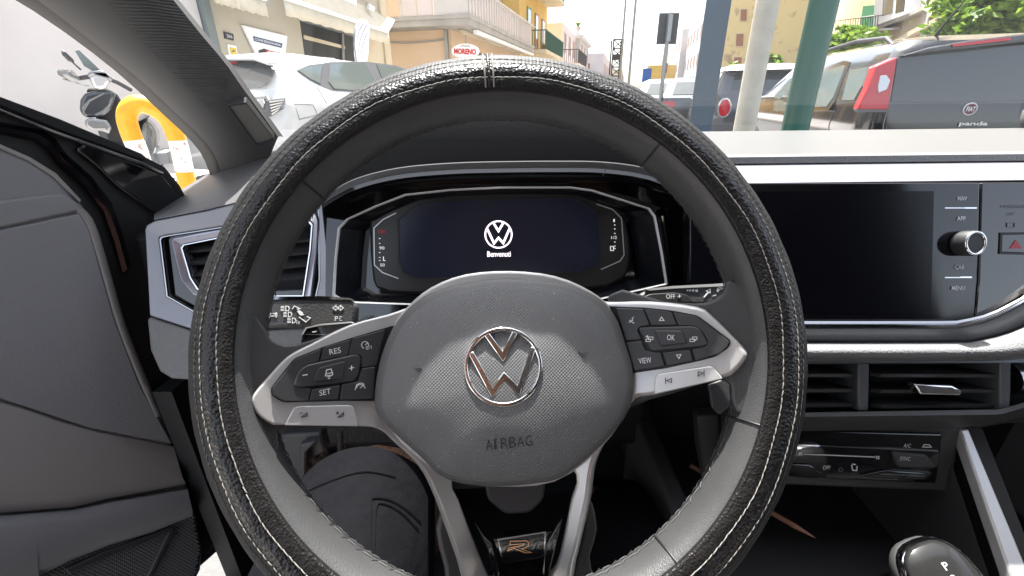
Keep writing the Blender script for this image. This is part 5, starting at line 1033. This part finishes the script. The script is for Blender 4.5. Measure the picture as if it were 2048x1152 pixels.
# ================================================================== parked cars
class Car:
    """levels: (z, x_rear, x_front, half_width, corner radius); local x forward, y left"""
    def __init__(s, name, label, loc, head, levels, m, hood=None, group='cars parked along the street', zr=(1.0, 1.35)):
        s.zr = zr
        s.T = bpy.data.objects.new(name, None); COL.objects.link(s.T); s.T.location = loc; s.T.rotation_euler = (0, 0, math.pi/2 - head); s.lv = levels
        s.T['label'] = label; s.T['category'] = 'car'; s.T['group'] = group; s.M = Matrix.Translation(loc) @ Matrix.Rotation(math.pi/2 - head, 4, 'Z'); s.I = s.M.inverted()
        secs = []
        for z, x0, x1, hw, rc in levels:
            o = []; q = 7
            for cx, cy, a0 in ((x1-rc, hw-rc, 0), (x0+rc, hw-rc, 90), (x0+rc, -hw+rc, 180), (x1-rc, -hw+rc, 270)):
                for k in range(q+1): a = math.radians(a0 + 90*k/q); o.append(V((cx + rc*math.cos(a), cy + rc*math.sin(a), z)))
            # denser along the flanks
            pts = []
            for i, p in enumerate(o):
                pts.append(p); nx = o[(i+1) % len(o)]
                if (nx-p).length > .4 and i % (q+1) == q: pts += [p.lerp(nx, t/8) for t in range(1, 8)]
            if hood:
                for p in pts: p.z = min(p.z, hood(p.x))
            secs.append(pts)
        n = min(len(x) for x in secs); secs = [x[:n] for x in secs]
        s.body = loft('body', secs, m, s.T, closed=True, caps=True, ang=40)
    def side(s, z, sg):
        for (za, _, _, wa, _), (zb, _, _, wb, _) in zip(s.lv, s.lv[1:]):
            if za <= z <= zb: return sg*(wa + (wb-wa)*(z-za)/(zb-za))
    def rear(s, z):
        for (za, a, _, _, _), (zb, b, _, _, _) in zip(s.lv, s.lv[1:]):
            if za <= z <= zb: return a + (b-a)*(z-za)/(zb-za)
    def on_side(s, name, pts, sg, m, h=.006, th=.02, parent=None, bevel=0):
        A_, B_ = s.zr; wa, wb = s.side(A_, sg), s.side(B_, sg); P = [V((x, (wa + (wb-wa)*(z-A_)/(B_-A_) if z > A_-.12 else s.side(z, sg)) + sg*h, z)) for x, z in pts]; vs, fs = prism(P, V((0, -sg*th, 0))); return mk(name, vs, fs, m, parent or s.T, bevel=bevel)
    def on_rear(s, name, pts, m, h=.006, th=.02, parent=None, bevel=0):
        A_, B_ = s.zr; wa, wb = s.rear(A_), s.rear(B_); P = [V(((wa + (wb-wa)*(z-A_)/(B_-A_) if z > A_-.08 else s.rear(z)) - h, y, z)) for y, z in pts]; vs, fs = prism(P, V((th, 0, 0))); return mk(name, vs, fs, m, parent or s.T, bevel=bevel)
    def px_side(s, px, zlo, zhi, sg):
        """pixels -> (x,z) on the flank between two heights"""
        a = s.M @ V((0, s.side(zlo, sg), zlo)); b = s.M @ V((1, s.side(zlo, sg), zlo)); c = s.M @ V((0, s.side(zhi, sg), zhi)); nn = (b-a).cross(c-a).normalized()
        return [((s.I @ hit(x, y, (a, nn))).x, (s.I @ hit(x, y, (a, nn))).z) for x, y in px]
    def px_rear(s, px, zlo, zhi):
        a = s.M @ V((s.rear(zlo), 0, zlo)); b = s.M @ V((s.rear(zlo), 1, zlo)); c = s.M @ V((s.rear(zhi), 0, zhi)); nn = (b-a).cross(c-a).normalized()
        return [((s.I @ hit(x, y, (a, nn))).y, (s.I @ hit(x, y, (a, nn))).z) for x, y in px]
    def wheels(s, xs, r, hw, m_r):
        for x in xs:
            for sg in (1, -1):
                wheel('wheel', V((x, sg*(hw-.09), r)), V((0, 1, 0)), r, .2, s.T, EX['tyre'], m_r)
                a = [V((x + (r+.07)*math.cos(t), sg*(hw+.004), max(.2, r + (r+.07)*math.sin(t)))) for t in [math.pi*k/16 for k in range(17)]]; vs, fs = prism(a, V((0, -sg*.05, 0))); mk('wheel_arch', vs, fs, EX['tyre'], s.T)
# white crossover ahead on the left
h19 = math.radians(19); cr_ = V((-2.55, 5.1, 0)); hw = .90
f19 = V((math.sin(h19), math.cos(h19), 0)); l19 = V((-math.cos(h19), math.sin(h19), 0))
wc_ = Car('white_car', 'white crossover parked before the beige shopfront, seen from its rear corner', tuple(cr_ + l19*hw), h19,
    [(.25, .08, 4.25, .84, .2), (.5, .0, 4.4, .89, .25), (.8, .0, 4.4, .90, .28), (.97, .04, 4.3, .89, .3), (1.0, .06, 3.4, .875, .26), (1.45, .42, 2.45, .68, .20), (1.51, .45, 2.3, .60, .25), (1.55, .75, 2.0, .40, .25)], EX['carwhite'], lambda x: 3 if x < 3.0 else 1.0 - (x-3.0)*.12, zr=(1.0, 1.45))
q = wc_.px_side([(592,141),(617,130),(644,127),(660,124),(732,123),(752,126),(792,131),(822,142),(804,180),(768,178),(720,185),(665,181),(640,171),(619,160)], 1.0, 1.45, -1); wc_.on_side('window_band', q, -1, EX['plasticext'], .004)
for nm, px in (('quarter_window', [(596,141),(619,132),(643,129),(639,167),(620,158)]), ('rear_door_window', [(660,127),(729,126),(750,163),(719,181),(667,177),(656,163)]), ('front_door_window', [(752,129),(789,134),(817,143),(800,176),(770,172)])): wc_.on_side(nm, wc_.px_side(px, 1.0, 1.45, -1), -1, EX['carglass2'], .012)
rw = wc_.on_rear('rear_window', wc_.px_rear([(447,126),(481,122),(511,123),(533,129),(549,139),(543,156),(531,171),(519,176),(489,178),(400,178),(385,140),(410,128)], 1.0, 1.45), EX['carglass'], .01); wc_.on_rear('brake_light', wc_.px_rear([(440,125),(476,124),(476,128),(440,130)], 1.0, 1.45), EX['lampred'], .02, parent=rw)
wc_.on_rear('spoiler', wc_.px_rear([(360,122),(450,115),(520,113),(552,122),(549,132),(520,122),(450,122),(380,130)], 1.0, 1.45), EX['carwhite'], .10, .14, bevel=.02)
tl = wc_.on_side('tail_lamp', wc_.px_side([(534,201),(572,195),(564,217),(537,234)], .8, 1.0, -1), -1, EX['plasticext'], .012, .03); 
for k in range(5): wc_.on_side('lamp_rib', wc_.px_side([(537,203+k*6),(568-k*4,199+k*5),(567-k*4,201+k*5),(537,205.5+k*6)], .8, 1.0, -1), -1, EX['lampclear'], .016, .01, parent=tl)
wc_.on_rear('tail_lamp', wc_.px_rear([(490,194),(529,192),(538,203),(532,232),(508,233),(492,215)], .8, 1.0), EX['plasticext'], .012, .03); wc_.on_rear('lamp_lens', wc_.px_rear([(497,199),(525,198),(531,206),(527,226),(511,227),(499,213)], .8, 1.0), EX['lampclear'], .018, .01)
def gapline(c, px, zl, zh, sg, w=.006):
    P = [V((x, c.side(z, sg) + sg*.003, z)) for x, z in c.px_side(px, zl, zh, sg)]; vs, fs = strokev(P, w, V((0, sg*.002, 0))); mk('panel_gap', vs, fs, EX['plasticext'], c.T)
gapline(wc_, [(588,208),(624,210),(635,230),(598,239),(588,208)], .8, 1.0, -1); gapline(wc_, [(640,172),(652,205),(660,245)], .8, 1.0, -1)
wc_.wheels((.80, 3.5), .34, .90, EX['rim_'])
# black hatchback on the right (rear view)
h8 = math.radians(13); c8 = V((2.64, 3.5, 0)); f8 = V((math.sin(h8), math.cos(h8), 0)); r8 = V((math.cos(h8), -math.sin(h8), 0))
pn = Car('black_car', 'black hatchback with tall red tail lamp and roof rails beyond the green post', tuple(c8 + r8*.80), h8,
    [(.28, .06, 3.5, .76, .2), (.5, -.02, 3.66, .80, .22), (.80, -.02, 3.66, .82, .2), (.98, .0, 3.6, .815, .16), (1.02, .01, 2.9, .80, .12), (1.31, .09, 2.3, .69, .10), (1.375, .13, 2.15, .65, .14), (1.42, .3, 1.95, .5, .2), (1.435, .55, 1.7, .3, .15)], EX['carblack'], lambda x: 3 if x < 2.8 else 1.0 - (x-2.8)*.1, zr=(1.02, 1.31))
rg = pn.on_rear('rear_window', pn.px_rear([(1795,116),(1850,104),(1930,98),(2048,90),(2180,92),(2230,110),(2240,196),(2048,200),(1900,204),(1781,204)], 1.02, 1.31), EX['carglass'], .008)
tp = pn.px_rear([(1745,133),(1791,114),(1783,165),(1774,220),(1712,220),(1731,178)], 1.02, 1.31); ta = pn.on_rear('tail_lamp', tp, EX['lampred'], .03, .09, bevel=.012); pn.on_rear('reversing_lamp', pn.px_rear([(1756,152),(1768,150),(1776,161),(1769,179),(1752,186),(1751,172)], 1.02, 1.31), EX['lampclear'], .036, .02, parent=ta, bevel=.004)
pn.on_rear('lamp_trim', pn.px_rear([(1708,218),(1776,219),(1775,224),(1712,224)], .9, 1.2), EX['plasticext'], .03, .05, parent=ta)
ym = [-y for y, z in tp]; pn.on_rear('tail_lamp', [(-y, z) for y, z in tp], EX['lampred'], .03, .09, bevel=.012)
pn.on_rear('brake_light', pn.px_rear([(1893,90),(1950,83),(1996,77),(2009,77),(2008,82),(1950,89),(1895,95)], 1.02, 1.31), EX['lampred'], .06, .05); pn.on_rear('spoiler', pn.px_rear([(1800,112),(1850,96),(1930,82),(2048,68),(2200,78),(2210,92),(2048,84),(1930,98),(1850,106)], 1.02, 1.31), EX['carblack'], .05, .09, bevel=.012)
bc = V((pn.rear(.955) - .012, *pn.px_rear([(1939,218)], .8, .98)[0])); bv = [V((bc.x, bc.y + .043*math.cos(2*math.pi*k/28), bc.z + .043*math.sin(2*math.pi*k/28))) for k in range(28)]
vs, fs = prism(bv, V((.02, 0, 0))); bdg = mk('badge', vs, fs, EX['lampclear'], pn.T, bevel=.003); vs, fs = prism([bc + (p - bc)*.78 + V((-.003, 0, 0)) for p in bv], V((.01, 0, 0))); mk('badge_field', vs, fs, mm('badge plum', (.10, .02, .04), .3), bdg)
text3('FIAT', bc + V((-.006, 0, 0)), V((0, -1, 0)), Zz, .052, .030, EX['signwhite'], bdg, bold=.01); lt = pn.px_rear([(1945,248)], .8, .98)[0]
text3('panda', V((pn.rear(max(.5, lt[1])) - .008, lt[0], lt[1])), V((0, -1, 0)), Zz, .17, .034, EX['lampclear'], pn.T, bold=.03)
sw_ = pn.px_side([(1592,222),(1600,196),(1640,138),(1690,121),(1702,124),(1694,142),(1672,200),(1658,221)], 1.02, 1.31, 1); fr_ = pn.on_side('door_frame', sw_, 1, mat('gloss frame', (.02, .02, .02), .08, coat=1), .006); pn.on_side('door_window', pn.px_side([(1600,214),(1606,198),(1640,145),(1686,131),(1693,132),(1668,196),(1656,213)], 1.02, 1.31, 1), 1, EX['carglass2'], .012, parent=fr_)
pn.on_side('quarter_window', pn.px_side([(1702,140),(1738,134),(1726,172),(1710,200),(1686,200)], 1.02, 1.31, 1), 1, EX['carglass2'], .010); pn.on_side('front_window', pn.px_side([(1540,222),(1552,190),(1580,158),(1600,150),(1592,190),(1580,222)], 1.02, 1.31, 1), 1, EX['carglass2'], .010)
tube('door_handle', [V((1.05, .835, .92)), V((1.12, .85, .925)), V((1.26, .835, .925))], .012, EX['darkrail'], pn.T, 8)
for sg in (1, -1): tube('roof_rail', [V((.36, sg*.61, 1.37)), V((.50, sg*.61, 1.43)), V((1.0, sg*.61, 1.455)), V((1.7, sg*.61, 1.43)), V((1.95, sg*.61, 1.36))], [.014, .017, .018, .017, .012], EX['darkrail'], pn.T, 8)
an = V((.42, .34, 1.40)); tube('antenna', [an, an + V((-.10, .0, .10)), an + V((-.24, -.02, .26))], [.014, .008, .004], EX['darkrail'], pn.T, 6)
gapline(pn, [(1668,222),(1658,250),(1650,290)], .8, .98, 1); gapline(pn, [(1775,225),(1768,250),(1765,290)], .8, .98, 1)
pn.on_rear('bumper', [(.74, .35), (-.74, .35), (-.78, .62), (.78, .62)], EX['plasticext'], .06, .1, bevel=.03); pn.wheels((.62, 2.95), .29, .82, EX['rim_'])
# slate grey car with the white roof
mh = math.radians(14); mcorner = atY(1428, 205, 8.9); fM = V((math.sin(mh), math.cos(mh), 0)); rM = V((math.cos(mh), -math.sin(mh), 0))
mi = Car('slate_car', 'slate grey car with white roof and oval red tail lamp behind the posts', (mcorner.x + rM.x*.85, mcorner.y + rM.y*.85, 0), mh,
    [(.25, .06, 3.9, .82, .2), (.5, -.02, 4.05, .87, .25), (.85, -.02, 4.05, .88, .25), (1.0, .03, 3.95, .86, .2), (1.05, .05, 3.1, .84, .15), (1.42, .3, 2.5, .70, .12), (1.43, .3, 2.48, .70, .12)], EX['cargrey'], lambda x: 3 if x < 3 else 1.0 - (x-3)*.08)
rf = [[V((x + (-.0), y, z)) for x, y in ((x0, hw_-.15), (x0+.1, hw_), (x1-.1, hw_), (x1, hw_-.15), (x1, -hw_+.15), (x1-.1, -hw_), (x0+.1, -hw_), (x0, -hw_+.15))] for z, x0, x1, hw_ in ((1.431, .12, 2.55, .72), (1.50, .2, 2.5, .68), (1.55, .5, 2.2, .5))]
loft('roof', rf, EX['carwhite'], mi.T, closed=True, caps=True)
mi.on_rear('rear_window', [(.58, 1.08), (-.58, 1.08), (-.52, 1.40), (.52, 1.40)], EX['carglass'], .01)
for a, b in ((.25, .95), (1.05, 1.85), (1.93, 2.7)): mi.on_side('side_window', [(a+.08, 1.08), (b+.1, 1.08), (b-.05, 1.39), (a+.12, 1.39)], 1, EX['carglass2'], .01); mi.on_side('side_window', [(a+.08, 1.08), (b+.1, 1.08), (b-.05, 1.39), (a+.12, 1.39)], -1, EX['carglass2'], .01)
for sg in (1, -1):
    el = lambda w, h: [(sg*(.66 + w*math.cos(t)), .80 + h*math.sin(t)) for t in [2*math.pi*k/20 for k in range(20)]]
    t_ = mi.on_rear('tail_lamp', el(.12, .17), EX['lampclear'], .02, .05); mi.on_rear('lamp_lens', el(.095, .145), EX['lampred'], .028, .03, parent=t_)
mi.wheels((.7, 3.2), .32, .88, EX['rim_'])
def plain_car(label, px, py, Y, head, m, mroof=None):
    p = atY(px, py, Y); c = Car('parked_car', label, (p.x, p.y, 0), head, [(.25, .06, 4.0, .80, .2), (.5, 0, 4.2, .86, .25), (.8, 0, 4.2, .87, .25), (.95, .05, 4.1, .84, .2), (1.0, .3, 3.0, .82, .15), (1.38, .75, 2.3, .66, .12), (1.45, .95, 2.1, .5, .15)], m, lambda x: 3 if x < 2.9 else .95 - (x-2.9)*.1)
    c.on_rear('rear_window', [(.58, 1.03), (-.58, 1.03), (-.48, 1.34), (.48, 1.34)], EX['carglass'], .01)
    for sg in (1, -1): c.on_side('side_window', [(.75, 1.03), (1.7, 1.03), (1.65, 1.34), (.95, 1.34)], sg, EX['carglass'], .01); c.on_side('side_window', [(1.78, 1.03), (2.75, 1.03), (2.35, 1.34), (1.73, 1.34)], sg, EX['carglass'], .01); c.on_rear('tail_lamp', [(sg*.8, .72), (sg*.52, .72), (sg*.52, .86), (sg*.8, .88)], EX['lampred'], .02, .04)
    c.wheels((.75, 3.3), .31, .87, EX['rim_'])
plain_car('white car parked far down the road beyond the road sign', 1335, 195, 13.5, math.radians(14), EX['carwhite']); plain_car('dark car parked far ahead beside the slate blue post', 1392, 205, 12.5, math.radians(14), EX['cargrey']); plain_car('silver car farther off along the far kerb', 1345, 195, 24, math.radians(14), EX['rim_'])
